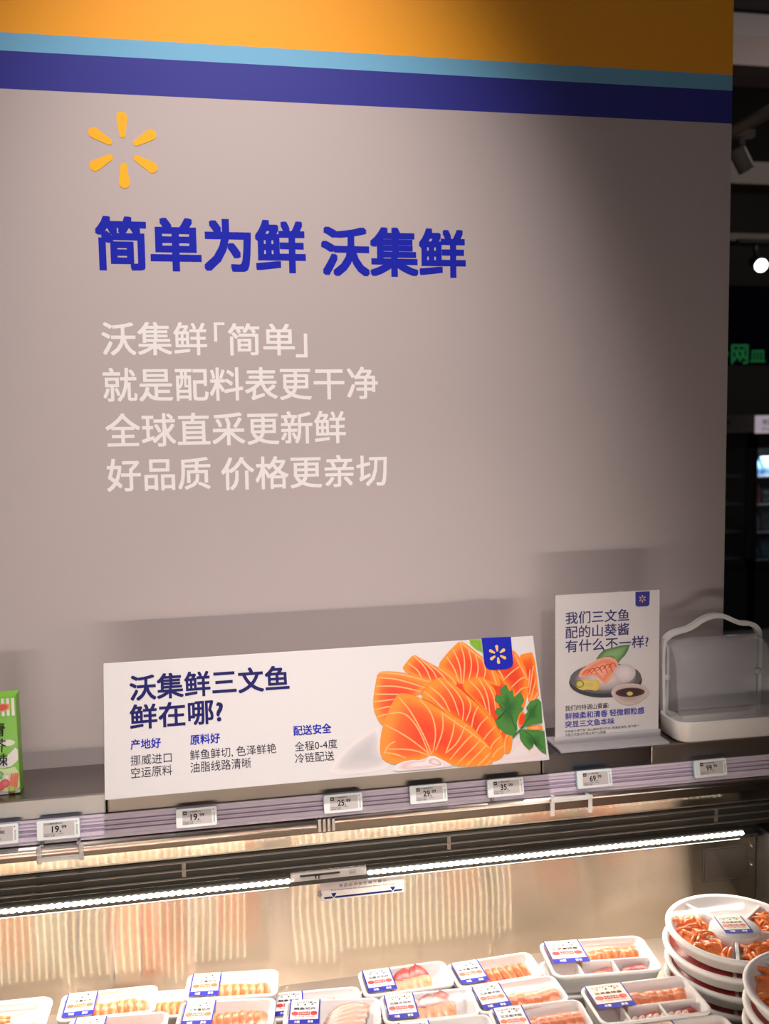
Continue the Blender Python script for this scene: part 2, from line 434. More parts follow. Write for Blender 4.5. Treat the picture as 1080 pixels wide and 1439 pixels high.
# lamp bars under the grille
M_DIODE = emission('white_diode', (1.0, 0.97, 0.86), 14)
M_LIGHTLINE = emission('glowing_light_line', (1.0, 0.97, 0.86), 2.2)  # glow added for the thin bright line seen below the lamps
M_LAMPBODY = principled('lamp_bar_white', (0.50, 0.46, 0.43), 0.35)
def lamp_bar(x0, x1, y, z, name='lamp_bar'):
    mb = MB(); mb.box(x0, x1, y, YR + 0.001, z - 0.004, z + 0.009, M_GRILLE, 0.002)
    o = part(mb, name)
    mb = MB(); n = int((x1 - x0 - 0.008) / 0.0127)
    mb.box(x0 + 0.003, x1 - 0.003, y - 0.0012, y, z - 0.0022, z + 0.0026, M_DIODE)
    for i in range(n + 1):
        cx = x0 + 0.006 + i * (x1 - x0 - 0.012) / n
        rings = []
        for k in range(4):
            a = PI / 2 * k / 3.0
            rr = max(math.cos(a), 0.05)
            rings.append([(cx + 0.0066 * rr * math.cos(2 * PI * j / 8), y - 0.0045 * math.sin(a), z + 0.0046 * rr * math.sin(2 * PI * j / 8)) for j in range(8)])
        mb.loft(rings, M_DIODE, cap0=False)
    mb.box(x0 + 0.003, x1 - 0.003, YR - 0.0035, YR, 0.7570, 0.7598, M_LIGHTLINE)
    mb.build('diode_row', o)
    l = area('lamp_bar_light', ((x0 + x1) / 2, y - 0.006, z - 0.004), ((x0 + x1) / 2, y - 0.16, z - 0.14), 3.0 * (x1 - x0), x1 - x0, 0.006, (1.0, 0.90, 0.77))
    return o
lamp_bar(CX0, 0.1475, 1.688, 0.7735)
lamp_bar(0.2885, 1.051, 1.688, 0.7735)
mb = MB()
mb.box(0.1475, 0.2885, 1.693, YR + 0.001, 0.766, 0.782, M_LAMPBODY, 0.002)
mb.box(0.165, 0.238, 1.691, 1.694, 0.7765, 0.7795, M_BLACK)
mb.box(0.255, 0.268, 1.691, 1.694, 0.7775, 0.7805, M_STEEL)
mb.loft([[(0.196 + 0.0045 * math.cos(a * PI / 4), 1.690, 0.7735 + 0.0045 * math.sin(a * PI / 4)) for a in range(8)], [(0.196 + 0.004 * math.cos(a * PI / 4), 1.687, 0.7735 + 0.004 * math.sin(a * PI / 4)) for a in range(8)]], M_STEEL_DARK)
part(mb, 'lamp_connector')
# dark strip added to stand for the shadow gap below the lamps
mb = MB(); mb.box(CX0, 1.086, 1.692, YR + 0.001, 0.7605, 0.7680, M_GRILLE); part(mb, 'lamp_shadow_strip')
# screws on the panel
mb = MB()
p = atY(449, 1257, YR)
for sx, sz, r in ((p.x, p.z, 0.0045), (1.0775, 0.738, 0.003), (1.0775, 0.699, 0.003)):
    mb = MB(); mb.loft([[(sx + r * math.cos(a * PI / 5), 1.7, sz + r * math.sin(a * PI / 5)) for a in range(10)], [(sx + r * 0.8 * math.cos(a * PI / 5), 1.697, sz + r * 0.8 * math.sin(a * PI / 5)) for a in range(10)]], M_STEEL_DARK)
    part(mb, 'screw')
# load line sticker
mb = MB(); SX0, SX1 = 0.203, 0.360; A = Matrix.Translation((0, 1.6988, 0)) @ UPRIGHT
mb.poly([(SX0, 0.7235), (SX1, 0.7235), (SX1, 0.7585), (SX0, 0.7585)], 0, principled('sticker_pale', (0.66, 0.60, 0.57), 0.4), M=A)
mb.poly([(SX0 + 0.006, 0.7265), (SX1 - 0.004, 0.7265), (SX1 - 0.004, 0.7300), (SX0 + 0.006, 0.7300)], 0.0003, M_NAVY, M=A)
for cx in (SX0 + 0.024, SX1 - 0.022):
    mb.poly([(cx - 0.0075, 0.7365), (cx, 0.7255), (cx + 0.0075, 0.7365)], 0.0006, M_WHITE, M=A)
    mb.poly([(cx - 0.0055, 0.7365), (cx, 0.7275), (cx + 0.0055, 0.7365)], 0.0008, M_NAVY, M=A)
mb.text('The Food must be Displayed Below The Line', M_DARKTEXT, SX0 + 0.018, SX1 - 0.018, 0.7395, 0.7435, z=0.0003, M=A)
mb.text('食 品 必 须 在 此 线 下 展 示', M_DARKTEXT, SX0 + 0.034, SX1 - 0.034, 0.7465, 0.7525, z=0.0003, M=A)
part(mb, 'load_line_sticker')
# faint framed notice on the panel at the right end
mb = MB(); A = Matrix.Translation((0, 1.6988, 0)) @ UPRIGHT
M_NOTICE = clear_plastic('clear_notice', (0.93, 0.88, 0.88), 0.02, 0.2, 0.0, 0.2)
mb.poly([(0.969, 0.671), (1.072, 0.671), (1.072, 0.743), (0.969, 0.743)], 0, M_NOTICE, M=A)
for (x0, x1, z0, z1) in ((0.973, 1.068, 0.6745, 0.6752), (0.973, 1.068, 0.7390, 0.7397), (0.973, 0.9737, 0.6745, 0.7397), (1.0673, 1.068, 0.6745, 0.7397)):
    mb.poly([(x0, z0), (x1, z0), (x1, z1), (x0, z1)], 0.0003, M_STEEL_DARK, M=A)
part(mb, 'framed_notice')
# black end panel and post
mb = MB(); mb.box(1.087, 1.12, 0.75, YR + 0.01, 0.3, 0.7815, M_BLACK, 0.003)
part(mb, 'end_panel')
mb = MB(); mb.box(1.055, 1.086, YR - 0.004, YR + 0.001, 0.764, 0.781, M_BLACK); part(mb, 'lamp_end_cap')
# bed, front wall and front lamps
M_BED = principled('bed_steel', (0.55, 0.48, 0.42), 0.4, 0.8)
mb = MB(); mb.box(CX0, 1.087, 0.86, YR, 0.50, 0.5692, M_BED); part(mb, 'bed')
mb = MB(); mb.box(CX0, 1.12, 0.80, 0.86, 0.0, 0.80, M_WHITE_PLASTIC, 0.01); part(mb, 'front_wall')
mb = MB(); mb.box(CX0, 1.12, 0.86, YR + 0.012, 0.0, 0.50, M_STEEL_DARK); part(mb, 'lower_body')
M_DIODE2 = emission('front_diode', (1.0, 0.93, 0.74), 18)
for x0, x1 in ((-0.62, 0.093), (0.219, 0.823)):
    mb = MB(); mb.box(x0, x1, 0.86, 0.885, 0.700, 0.790, M_LAMPBODY, 0.002); o = part(mb, 'front_lamp_bar')
    mb = MB(); n = int((x1 - x0) / 0.018)
    for i in range(n + 1):
        cx = x0 + 0.004 + i * (x1 - x0 - 0.008) / n
        mb.box(cx - 0.0016, cx + 0.0016, 0.885, 0.888, 0.705, 0.787, M_DIODE2)
    mb.build('diode_row', o)
    l = area('front_lamp_light', ((x0 + x1) / 2, 0.90, 0.795), ((x0 + x1) / 2, 1.75, 1.36), 0.75 * (x1 - x0), x1 - x0, 0.02, WARM)
    l.data.spread = math.radians(80)

# metal mouldings in front of the rail's foot
mb = MB(); p0, p1 = CX0, atY(444, 1160, 1.69).x
mb.loft([[(x, 1.692 + 0.009 * math.cos(a), 0.8745 + 0.0095 * math.sin(a)) for a in [2 * PI * k / 14 for k in range(14)]] for x in (p0, p1)], principled('pinkish_steel', (0.66, 0.57, 0.52), 0.32, 1.0)); part(mb, 'bumper_tube')
mb = MB(); p2 = atY(470, 1155, 1.69).x
mb.loft([[(x, 1.692 + 0.008 * math.cos(a), 0.8790 + 0.0065 * math.sin(a)) for a in [2 * PI * k / 14 for k in range(14)]] for x in (p2, CX1)], principled('bright_steel', (0.80, 0.69, 0.62), 0.3, 1.0)); part(mb, 'bumper_tube')
mb = MB()
for i in range(4):
    x = p1 + 0.003 + i * (p2 - p1) / 4
    mb.box(x, x + 0.006, 1.686, 1.70, 0.860, 0.884, M_STEEL, 0.001)
part(mb, 'tube_joint')

# ticket rail: ribbed pale lilac plastic, two lengths
M_RAIL = principled('lilac_rail', srgb(214, 200, 214), 0.2, **{'Coat Weight': 0.6, 'Coat Roughness': 0.08})
M_RAILD = principled('violet_rail_groove', srgb(150, 130, 154), 0.3)
def rail(x0, x1):
    mb = MB(); prof = []
    # (y, z) outline from foot to head with ribs
    zs = [0.886, 0.891, 0.8925, 0.899, 0.9005, 0.9025, 0.904, 0.906, 0.9075, 0.9095, 0.911, 0.914, 0.9155, 0.921, 0.9225, 0.926]
    for i, z in enumerate(zs):
        y = 1.690 + (z - 0.886) * 0.22 - (0.0022 if (i // 2) % 2 else 0.0)
        prof.append((y, z))
    for i in range(len(prof) - 1):
        (ya, za), (yb, zb) = prof[i], prof[i + 1]
        dark = i in (3, 5, 7, 9, 11)
        mb.add([(x0, ya, za), (x1, ya, za), (x1, yb, zb), (x0, yb, zb)], [(0, 1, 2, 3)], M_RAILD if dark else M_RAIL)
    mb.box(x0, x1, 1.6985, 1.7015, 0.886, 0.9255, M_RAIL)
    return part(mb, 'ticket_rail')
xj = atY(690, 1110, 1.69).x
rail(CX0, xj - 0.001); rail(xj + 0.001, CX1)
mb = MB(); mb.box(xj - 0.004, xj + 0.004, 1.684, 1.70, 0.888, 0.928, M_ACRYL, 0.001); part(mb, 'rail_joint')

# ------------------------------------------------------------------ steel platforms on the case top
ZP = 0.962
def platform(x0, x1, mat, label, name='steel_platform', y0=YR + 0.0025, mat2=None):
    mb = MB(); mb.box(x0, x1, y0, YW - 0.002, 0.869, ZP, mat, 0.0025)
    o = mb.build(name); tag(o, label, 'display platform', 'steel platforms along the case top'); return o
platform(-0.9, -0.1705, M_RISER, 'bright brushed steel box under the green carton, at the left end')
platform(-0.1690, 0.6320, principled('taupe_steel', (0.25, 0.205, 0.175), 0.42, 0.9), 'taupe steel platform behind the price rail, under the wide salmon sign')
platform(0.6335, 0.8560, M_RISERD, 'dark brushed steel box under the small upright card', mat2=M_STEEL_DARK)
platform(0.8575, CX1, principled('brown_steel', (0.33, 0.26, 0.215), 0.38, 0.9), 'brownish steel platform under the clear covered white box')

# ------------------------------------------------------------------ wide salmon sign
BL = Vector((-0.1680, 1.660, 0.9655)); SW = 0.800
ax = Vector((math.cos(math.radians(0.2)), 0.0, math.sin(math.radians(0.2))))
lean = math.radians(21.6)
ay = Vector((0, math.sin(lean), math.cos(lean))); ay = (ay - ax * ay.dot(ax)).normalized(); an = ax.cross(ay)
SH = 0.2330
SM = Matrix(((ax.x, ay.x, an.x, BL.x), (ax.y, ay.y, an.y, BL.y), (ax.z, ay.z, an.z, BL.z), (0, 0, 0, 1)))
sign = thing('tabletop_sign', BL, 'wide white leaning sign with a salmon slices picture and blue headline', 'sign', M=SM)
# homography photo -> sign plane is affine enough per corner: bilinear inverse
def solve_h(src, dst):
    A = []
    for (x, y), (u, v) in zip(src, dst):
        A.append([x, y, 1, 0, 0, 0, -u * x, -u * y, u]); A.append([0, 0, 0, x, y, 1, -v * x, -v * y, v])
    n = 8
    for i in range(n):
        p = max(range(i, n), key=lambda r: abs(A[r][i])); A[i], A[p] = A[p], A[i]
        A[i] = [a / A[i][i] for a in A[i]]
        for r in range(n):
            if r != i: A[r] = [a - A[r][i] * b for a, b in zip(A[r], A[i])]
    return [A[i][8] for i in range(8)]
def use_h(h, x, y):
    d = h[6] * x + h[7] * y + 1
    return ((h[0] * x + h[1] * y + h[2]) / d, (h[3] * x + h[4] * y + h[5]) / d)
HS = solve_h([(151.3, 1124.4), (775.3, 1069), (746.4, 894.6), (139.9, 933)], [(0, 0), (SW, 0), (SW, SH), (0, SH)])
def s_uv(x, y): return use_h(HS, x, y)
mb = MB(); mb.box(0, SW, 0, SH, -0.006, 0, principled('sign_board_white', (0.70, 0.66, 0.655), 0.5), 0.0008); mb.build('board', sign)
def stext(name, body, xl, xr, yb, yt, mat, bold):
    """lettering between photographed left/right and bottom/top limits"""
    x0, _ = s_uv(xl, (yb + yt) / 2); x1, _ = s_uv(xr, (yb + yt) / 2)
    _, y0 = s_uv((xl + xr) / 2, yb); _, y1 = s_uv((xl + xr) / 2, yt)
    mb = MB(); mb.text(body, mat, x0, x1, y0, y1, z=0.0006, bold=bold); return mb
c6 = lambda X, Y: (120 + X / 3.176, 870 + Y / 3.176)
def stl(name, body, x0, y0, x1, y1, h, mat, bold):
    """baseline from crop (x0,y0) to (x1,y1), glyph height h"""
    a = s_uv(*c6(x0, y0)); b_ = s_uv(*c6(x1, y1)); t = s_uv(*c6((x0 + x1) / 2, (y0 + y1) / 2 - h))
    mid = (a[1] + b_[1]) / 2
    mb = MB(); mb.text(body, mat, a[0], b_[0], mid, t[1], z=0.0006, bold=bold); return mb
for body, x0, y0, x1, y1, h, mat, bold in (
        ('沃集鲜三文鱼', 190, 371, 905, 318, 114, M_NAVY, 0.022), ('鲜在哪?', 197, 500, 615, 464, 112, M_NAVY, 0.022),
        ('产地好', 204, 585, 340, 577, 46, M_BLUE, 0.02), ('挪威进口', 208, 655, 391, 643, 46, M_DARKTEXT, 0.0), ('空运原料', 213, 711, 396, 699, 47, M_DARKTEXT, 0.0),
        ('原料好', 470, 564, 604, 556, 46, M_BLUE, 0.02), ('鲜鱼鲜切, 色泽鲜艳', 473, 630, 858, 606, 47, M_DARKTEXT, 0.0), ('油脂线路清晰', 477, 686, 748, 668, 47, M_DARKTEXT, 0.0),
        ('配送安全', 931, 524, 1101, 512, 45, M_BLUE, 0.02), ('全程0-4度', 940, 592, 1130, 580, 42, M_DARKTEXT, 0.0), ('冷链配送', 944, 646, 1118, 634, 44, M_DARKTEXT, 0.0)):
    stl('lettering', body, x0, y0, x1, y1, h, mat, bold).build('lettering', sign)

# printed salmon picture
def c8(X, Y): return s_uv(510 + X / 3.857, 890 + Y / 3.857)
def smooth_poly(p, n=2):
    for _ in range(n):
        q = []
        for i in range(len(p)):
            a, b_ = p[i], p[(i + 1) % len(p)]
            q += [(a[0] * .75 + b_[0] * .25, a[1] * .75 + b_[1] * .25), (a[0] * .25 + b_[0] * .75, a[1] * .25 + b_[1] * .75)]
        p = q
    return p
def ink_poly(mb, pts, z, edge, mid, core, conv=lambda x, y: c8(x, y), mat=None, sm=1, clip=None, centre=None):
    p = smooth_poly(pts, sm) if sm else pts
    cx, cy = centre or (sum(q[0] for q in p) / len(p), sum(q[1] for q in p) / len(p))
    rings = []; cols = []
    n = len(p)
    for t, c in ((0, edge), (0.12, edge), (0.34, mid), (0.75, core)):
        rings.append([(q[0] + (cx - q[0]) * t, q[1] + (cy - q[1]) * t) for q in p]); cols += [c] * n
    v = [(*conv(*q), z) for r in rings for q in r] + [(*conv(cx, cy), z)]
    f = [(k * n + j, k * n + (j + 1) % n, (k + 1) * n + (j + 1) % n, (k + 1) * n + j) for k in range(3) for j in range(n)]
    f += [(3 * n + j, 3 * n + (j + 1) % n, 4 * n) for j in range(n)]
    mb.add(v, f, mat or M_PRINT, ink=cols + [core])
def ink_line(mb, pts, w, z, color, conv=lambda x, y: c8(x, y), mat=None):
    # smooth the polyline
    P = [Vector(q) for q in pts]
    for _ in range(2):
        Q = [P[0]]
        for i in range(len(P) - 1): Q += [P[i] * .75 + P[i + 1] * .25, P[i] * .25 + P[i + 1] * .75]
        P = Q + [P[-1]]
    v = []
    for i, q in enumerate(P):
        d = (P[min(i + 1, len(P) - 1)] - P[max(i - 1, 0)]); d = d.normalized() if d.length else Vector((1, 0))
        t = Vector((-d.y, d.x)); k = w / 2 * (0.35 + 0.65 * math.sin(PI * (0.12 + 0.76 * i / (len(P) - 1))))
        v += [(*conv(*(q + t * k)), z), (*conv(*(q - t * k)), z)]
    mb.add(v, [(2 * i, 2 * i + 1, 2 * i + 3, 2 * i + 2) for i in range(len(P) - 1)], mat or M_PRINT, ink=color)
EDGE, MID, CORE = srgb(248, 138, 34), srgb(242, 96, 26), srgb(230, 62, 24)
FAT = srgb(252, 172, 112); ICE1, ICE2 = srgb(205, 196, 196), srgb(228, 216, 216)
PARS, PARS2 = srgb(70, 128, 52), srgb(44, 98, 40)
pic = MB(); zz = 0.0003
def nxt():
    global zz
    zz += 0.00008; return zz
ink_poly(pic, [(-150, 690), (-60, 600), (20, 540), (100, 500), (110, 660), (180, 715), (90, 757), (-180, 778)], nxt(), srgb(226, 214, 213), ICE1, srgb(192, 186, 188))
ink_poly(pic, [(715, 700), (770, 665), (815, 640), (830, 570), (900, 560), (990, 640), (1010, 688), (720, 712)], nxt(), ICE2, srgb(230, 205, 202), ICE2)
ink_poly(pic, [(562, 36), (628, 36), (640, 112), (600, 92), (570, 66)], nxt(), srgb(140, 180, 50), srgb(120, 165, 40), srgb(128, 172, 48), sm=0)
SL = {
 'far_right': [(835, 125), (880, 112), (919, 108), (950, 310), (955, 350), (900, 390), (890, 330), (885, 240), (860, 170)],
 'behind_badge': [(640, 190), (700, 150), (800, 90), (830, 120), (870, 180), (888, 240), (892, 330), (880, 400), (870, 420), (780, 300), (720, 230)],
 'back': [(198, 203), (225, 160), (262, 118), (300, 140), (380, 180), (430, 205), (525, 288), (440, 285), (360, 270), (290, 245)],
 'top': [(396, 180), (430, 130), (470, 85), (512, 45), (560, 70), (620, 120), (690, 170), (745, 270), (735, 300), (640, 255), (530, 290), (470, 240), (420, 205)],
 'left': [(70, 213), (150, 210), (230, 222), (300, 245), (365, 268), (320, 310), (300, 345), (190, 340), (160, 380), (140, 430), (125, 480), (105, 508), (78, 470), (56, 420), (50, 370), (58, 290)],
 'mid_right': [(525, 295), (560, 265), (620, 240), (650, 248), (700, 290), (720, 330), (740, 420), (800, 520), (818, 570), (812, 655), (770, 660), (760, 560), (700, 470), (620, 385)],
 'mid': [(298, 348), (350, 280), (400, 243), (440, 250), (500, 290), (560, 340), (620, 390), (680, 450), (720, 500), (760, 560), (775, 620), (772, 675), (712, 705), (690, 640), (640, 580), (540, 510), (430, 420), (380, 385)],
 'front': [(188, 328), (240, 333), (320, 358), (400, 408), (470, 448), (560, 488), (640, 558), (692, 620), (714, 682), (712, 718), (610, 728), (500, 724), (430, 695), (380, 668), (330, 692), (180, 718), (118, 692), (96, 650), (98, 560), (113, 490), (133, 430), (158, 375)]}
FATS = {
 'far_right': [[(905, 385), (935, 250)], [(900, 340), (918, 180)], [(910, 390), (952, 320)], [(895, 300), (900, 200)]],
 'behind_badge': [[(850, 180), (800, 215), (755, 262)], [(886, 240), (850, 250), (800, 300)], [(892, 300), (860, 300), (825, 340)], [(815, 120), (850, 190), (890, 260)], [(700, 170), (740, 220), (760, 260)]],
 'back': [[(262, 125), (330, 190), (362, 262)], [(300, 145), (372, 205), (402, 270)], [(340, 165), (420, 225), (455, 278)], [(230, 165), (290, 205), (310, 248)], [(400, 195), (470, 240), (500, 282)]],
 'top': [[(512, 55), (545, 150), (538, 280)], [(475, 90), (520, 180), (528, 278)], [(555, 80), (585, 170), (565, 272)], [(595, 110), (622, 190), (604, 262)], [(635, 140), (660, 200), (650, 250)], [(440, 130), (490, 200), (515, 272)], [(680, 175), (700, 230), (720, 280)], [(512, 50), (600, 120), (690, 180)]],
 'left': [[(72, 245), (180, 252), (330, 300)], [(62, 292), (180, 290), (312, 322)], [(58, 335), (150, 335), (240, 338)], [(54, 375), (110, 370), (165, 362)], [(60, 420), (100, 410), (148, 400)], [(75, 460), (105, 448), (132, 442)], [(74, 218), (200, 224), (360, 270)]],
 'mid_right': [[(618, 246), (672, 330), (690, 450)], [(648, 252), (705, 330), (722, 430)], [(575, 265), (640, 330), (670, 420)], [(745, 440), (740, 500), (755, 545)], [(800, 530), (775, 580), (775, 650)]],
 'mid': [[(400, 250), (480, 335), (522, 450)], [(438, 255), (520, 340), (548, 400), (540, 490)], [(350, 290), (430, 350), (470, 430)], [(560, 345), (590, 400), (560, 480)], [(625, 400), (600, 450), (590, 530)], [(680, 455), (635, 500), (615, 550)], [(722, 510), (680, 550), (655, 590)], [(755, 560), (710, 600), (690, 650)], [(770, 615), (730, 640), (705, 690)], [(325, 320), (390, 370), (440, 420)]],
 'front': [[(380, 660), (335, 560), (260, 430), (188, 350)], [(386, 650), (402, 540), (370, 430), (300, 360)], [(374, 664), (280, 590), (200, 540), (118, 500)], [(370, 668), (270, 632), (140, 632)], [(366, 660), (300, 510), (220, 430), (140, 440)], [(430, 440), (440, 530), (400, 640)], [(500, 470), (490, 560), (455, 655)], [(455, 655), (520, 600), (560, 500)], [(610, 545), (560, 590), (480, 690)], [(645, 580), (600, 630), (520, 712)], [(675, 612), (630, 660), (570, 722)], [(698, 650), (665, 690), (630, 724)], [(705, 690), (690, 705), (675, 722)], [(420, 430), (520, 500), (600, 550), (690, 625)], [(180, 590), (140, 610), (120, 660)], [(240, 680), (190, 660), (130, 650)]]}
ink_poly(pic, [(300, 250), (400, 215), (520, 260), (640, 200), (720, 180), (860, 330), (860, 440), (800, 540), (800, 640), (620, 600), (400, 420), (310, 360)], nxt(), MID, CORE, CORE)
for k in ('far_right', 'behind_badge', 'back', 'top', 'left', 'mid_right', 'mid', 'front'):
    ink_poly(pic, SL[k], nxt(), EDGE, MID, CORE); z = nxt()
    for ln in FATS[k]: ink_line(pic, ln, 7.5, z, FAT)
ink_poly(pic, [(842, 455), (870, 420), (890, 470), (880, 500), (845, 520)], nxt(), EDGE, CORE, CORE)
ink_poly(pic, [(890, 512), (975, 500), (980, 530), (900, 530)], nxt(), EDGE, EDGE, FAT)
ink_poly(pic, [(180, 715), (260, 690), (330, 692), (380, 662), (440, 690), (500, 722), (450, 731), (300, 743), (170, 753)], nxt(), ICE2, srgb(222, 184, 180), ICE2)
ink_poly(pic, [(340, 700), (380, 668), (430, 690), (455, 724), (400, 730)], nxt(), srgb(240, 226, 226), srgb(214, 170, 168), srgb(236, 214, 212))
for lf in ([(822, 562), (780, 552), (735, 515), (718, 480), (742, 470), (712, 430), (727, 410), (760, 412), (712, 370), (716, 338), (746, 345), (738, 308), (772, 282), (790, 322), (806, 310), (817, 352), (850, 324), (874, 370), (856, 400), (872, 415), (846, 440), (836, 490), (842, 525)],
           [(858, 522), (880, 480), (876, 450), (896, 430), (884, 410), (905, 375), (948, 360), (966, 380), (976, 490), (920, 500)],
           [(850, 532), (880, 526), (988, 535), (1001, 640), (1003, 660), (978, 650), (956, 628), (945, 600), (934, 582), (930, 620), (908, 636), (884, 615), (858, 580)]):
    ink_poly(pic, lf, nxt(), PARS, PARS, PARS2, sm=0)
zl = nxt()
for ln in ([(815, 575), (845, 540), (872, 512)], [(835, 530), (800, 450), (780, 340)], [(862, 520), (910, 450), (945, 385)], [(880, 535), (930, 570), (985, 630)]):
    ink_line(pic, ln, 7, zl, PARS2)
pic.build('salmon_picture', sign)
mb = MB(); za = nxt()
bp_ = [(628, 31), (788, 24), (806, 168), (800, 184), (786, 194), (768, 199), (692, 204), (672, 200), (657, 190), (649, 172)]
mb.poly([c8(*q) for q in bp_][::-1], za, M_BLUE)
ec = c8(719, 120); er = abs(c8(719, 68)[1] - ec[1])
petals(mb, ec[0], ec[1], er * 0.30, er, er * 0.10, er * 0.17, M_YELLOW2, z=za + 0.0002)
mb.build('spark_badge', sign)
# easel strut behind the board
mb = MB()
Mi = SM.inverted()
for x in (0.10, 0.68):
    top = Vector((x, 0.15, -0.006)); q = SM @ Vector((x, 0.02, 0)); foot = Mi @ Vector((q.x, 1.765, ZP + 0.0005)); foot2 = Mi @ Vector((q.x, 1.715, ZP + 0.0005)); low = Vector((x, 0.012, -0.006))
    for s0, s1 in ((-0.0015, 0.0015),):
        v = []
        for p in (top, low, foot2, foot):
            v += [p + Vector((s0, 0, 0)), p + Vector((s1, 0, 0))]
        mb = MB(); mb.add(v, [(0, 2, 4, 6), (1, 7, 5, 3), (0, 1, 3, 2), (2, 3, 5, 4), (4, 5, 7, 6), (6, 7, 1, 0)], M_ACRYL)
        mb.build('easel_strut', sign)

# ------------------------------------------------------------------ small upright card in acrylic holder
CYD = 1.742
q0 = atY(779.5, 1049, CYD); q1 = atY(924, 1038, CYD); q2 = atY(924, 826, CYD)
CW = q1.x - q0.x; CH = q2.z - (ZP + 0.004)
card = thing('acrylic_sign_holder', (q0.x, CYD, ZP), 'small upright printed card in a clear acrylic stand beside the wide sign', 'sign')
A = UPRIGHT.copy()
mb = MB(); mb.box(-0.001, CW + 0.001, 0.006, CH + 0.002, -0.003, 0.0008, M_ACRYL); mb.box(-0.004, CW + 0.004, 0.0006, 0.006, -0.045, 0.040, M_ACRYLBASE, 0.001)
mb.box(-0.003, CW + 0.003, 0.006, 0.020, 0.001, 0.004, M_ACRYLBASE)
mb.build('acrylic_stand', card, M=A)
mb = MB(); mb.poly([(0, 0.012), (CW, 0.012), (CW, CH), (0, CH)], 0.0011, principled('card_paper', (0.68, 0.63, 0.62), 0.45))
HC = solve_h([(780, 1049), (924, 1038), (924, 826), (779, 834)], [(0, 0.004), (CW, 0.004), (CW, CH), (0, CH)])
def k4(X, Y): return use_h(HC, 780 + X / 7.2, 820 + Y / 7.2)
def k5(X, Y): return use_h(HC, 780 + X / 7.2, 930 + Y / 7.2)
ct = principled('card_text', srgb(58, 54, 110), 0.5); cb = principled('card_blue_text', srgb(66, 66, 165), 0.5)
def ctext(k, body, x0, y0, x1, y1, h, mat, bold):
    a = k(x0, y0); b_ = k(x1, y1); t = k((x0 + x1) / 2, (y0 + y1) / 2 - h); mid = (a[1] + b_[1]) / 2
    mb.text(body, mat, a[0], b_[0], mid, t[1], z=0.0014, bold=bold)
for row in ((k4, '我们三文鱼', 95, 400, 733, 365, 128, ct, 0.012), (k4, '配的山葵酱', 95, 545, 733, 512, 128, ct, 0.012), (k4, '有什么不一样?', 95, 690, 928, 640, 128, ct, 0.012),
            (k5, '我们的特调山葵酱:', 97, 503, 535, 478, 58, M_DARKTEXT, 0.008), (k5, '鲜辣柔和清香 轻微颗粒感', 97, 590, 892, 542, 72, cb, 0.022), (k5, '突显三文鱼本味', 97, 676, 592, 646, 70, cb, 0.022),
            (k5, '所有酱汁需节制, 采山葵粉成分为主, 刺激性强烈, 香气单一', 97, 725, 845, 682, 28, M_DARKTEXT, 0.0), (k5, '本款三文鱼沾料酱主用产山葵酱', 97, 765, 505, 738, 28, M_DARKTEXT, 0.0)):
    ctext(*row)
mb.build('printed_card', card, M=A)
cp = MB(); kk = lambda X, Y: k5(X, Y); zz = 0.0016
def ell(cx, cy, rx, ry, n=26, rot=0.0):
    return [(cx + rx * math.cos(2 * PI * i / n) * math.cos(rot) - ry * math.sin(2 * PI * i / n) * math.sin(rot), cy + rx * math.cos(2 * PI * i / n) * math.sin(rot) + ry * math.sin(2 * PI * i / n) * math.cos(rot)) for i in range(n)]
GD, GM, GL = srgb(66, 64, 72), srgb(110, 104, 108), srgb(176, 164, 164)
ink_poly(cp, ell(500, 195, 368, 172, rot=-0.03), nxt(), GD, GD, GD, kk, sm=0)
ink_poly(cp, ell(500, 165, 360, 158, rot=-0.03), nxt(), srgb(104, 98, 102), GL, srgb(214, 200, 198), kk, sm=0)
ink_poly(cp, [(400, -30), (430, -80), (480, -130), (560, -150), (640, -172), (742, -185), (720, -120), (690, -70), (650, -30), (622, 8), (590, -40), (540, -60), (470, -50)], nxt(), srgb(96, 130, 82), srgb(122, 160, 104), srgb(140, 176, 120), kk, sm=0)
ink_poly(cp, [(222, 160), (240, 90), (300, 40), (400, -20), (480, -58), (560, -55), (610, -20), (632, 40), (600, 110), (540, 180), (500, 240), (440, 180), (380, 130), (300, 150)], nxt(), srgb(240, 168, 140), srgb(240, 140, 108), srgb(244, 176, 150), kk)
zc = nxt()
for i in range(6):
    x = 300 + i * 52; ink_line(cp, [(x - 40, 130 - i * 14), (x + 20, 62 - i * 16), (x + 62, 120 - i * 4)], 12, zc, srgb(232, 96, 66), kk)
ink_poly(cp, ell(690, 110, 110, 96), nxt(), srgb(206, 192, 192), srgb(218, 204, 204), srgb(226, 214, 212), kk, sm=0)
ink_poly(cp, [(190, 240), (230, 180), (300, 170), (350, 190), (420, 170), (450, 230), (420, 300), (330, 280), (250, 290)], nxt(), srgb(222, 184, 90), srgb(226, 196, 110), srgb(210, 190, 96), kk)
ink_poly(cp, ell(240, 222, 42, 40), nxt(), srgb(120, 124, 54), srgb(206, 186, 90), srgb(214, 196, 110), kk, sm=0)
ink_poly(cp, [(552, 300), (600, 240), (740, 215), (880, 235), (948, 300), (930, 350), (860, 400), (800, 440), (680, 440), (610, 400), (560, 340)], nxt(), srgb(206, 186, 178), srgb(196, 172, 162), srgb(180, 152, 140), kk)
ink_poly(cp, ell(745, 312, 148, 48, rot=-0.04), nxt(), srgb(90, 62, 62), srgb(64, 46, 50), srgb(76, 54, 56), kk, sm=0)
ink_poly(cp, ell(742, 325, 32, 22), nxt(), srgb(200, 170, 90), srgb(216, 196, 120), srgb(216, 196, 120), kk, sm=0)
cp.build('sashimi_picture', card, M=A)
mb = MB(); bl = [k4(790, 65), k4(935, 58), k4(932, 195), k4(915, 212), k4(815, 216), k4(792, 200)]
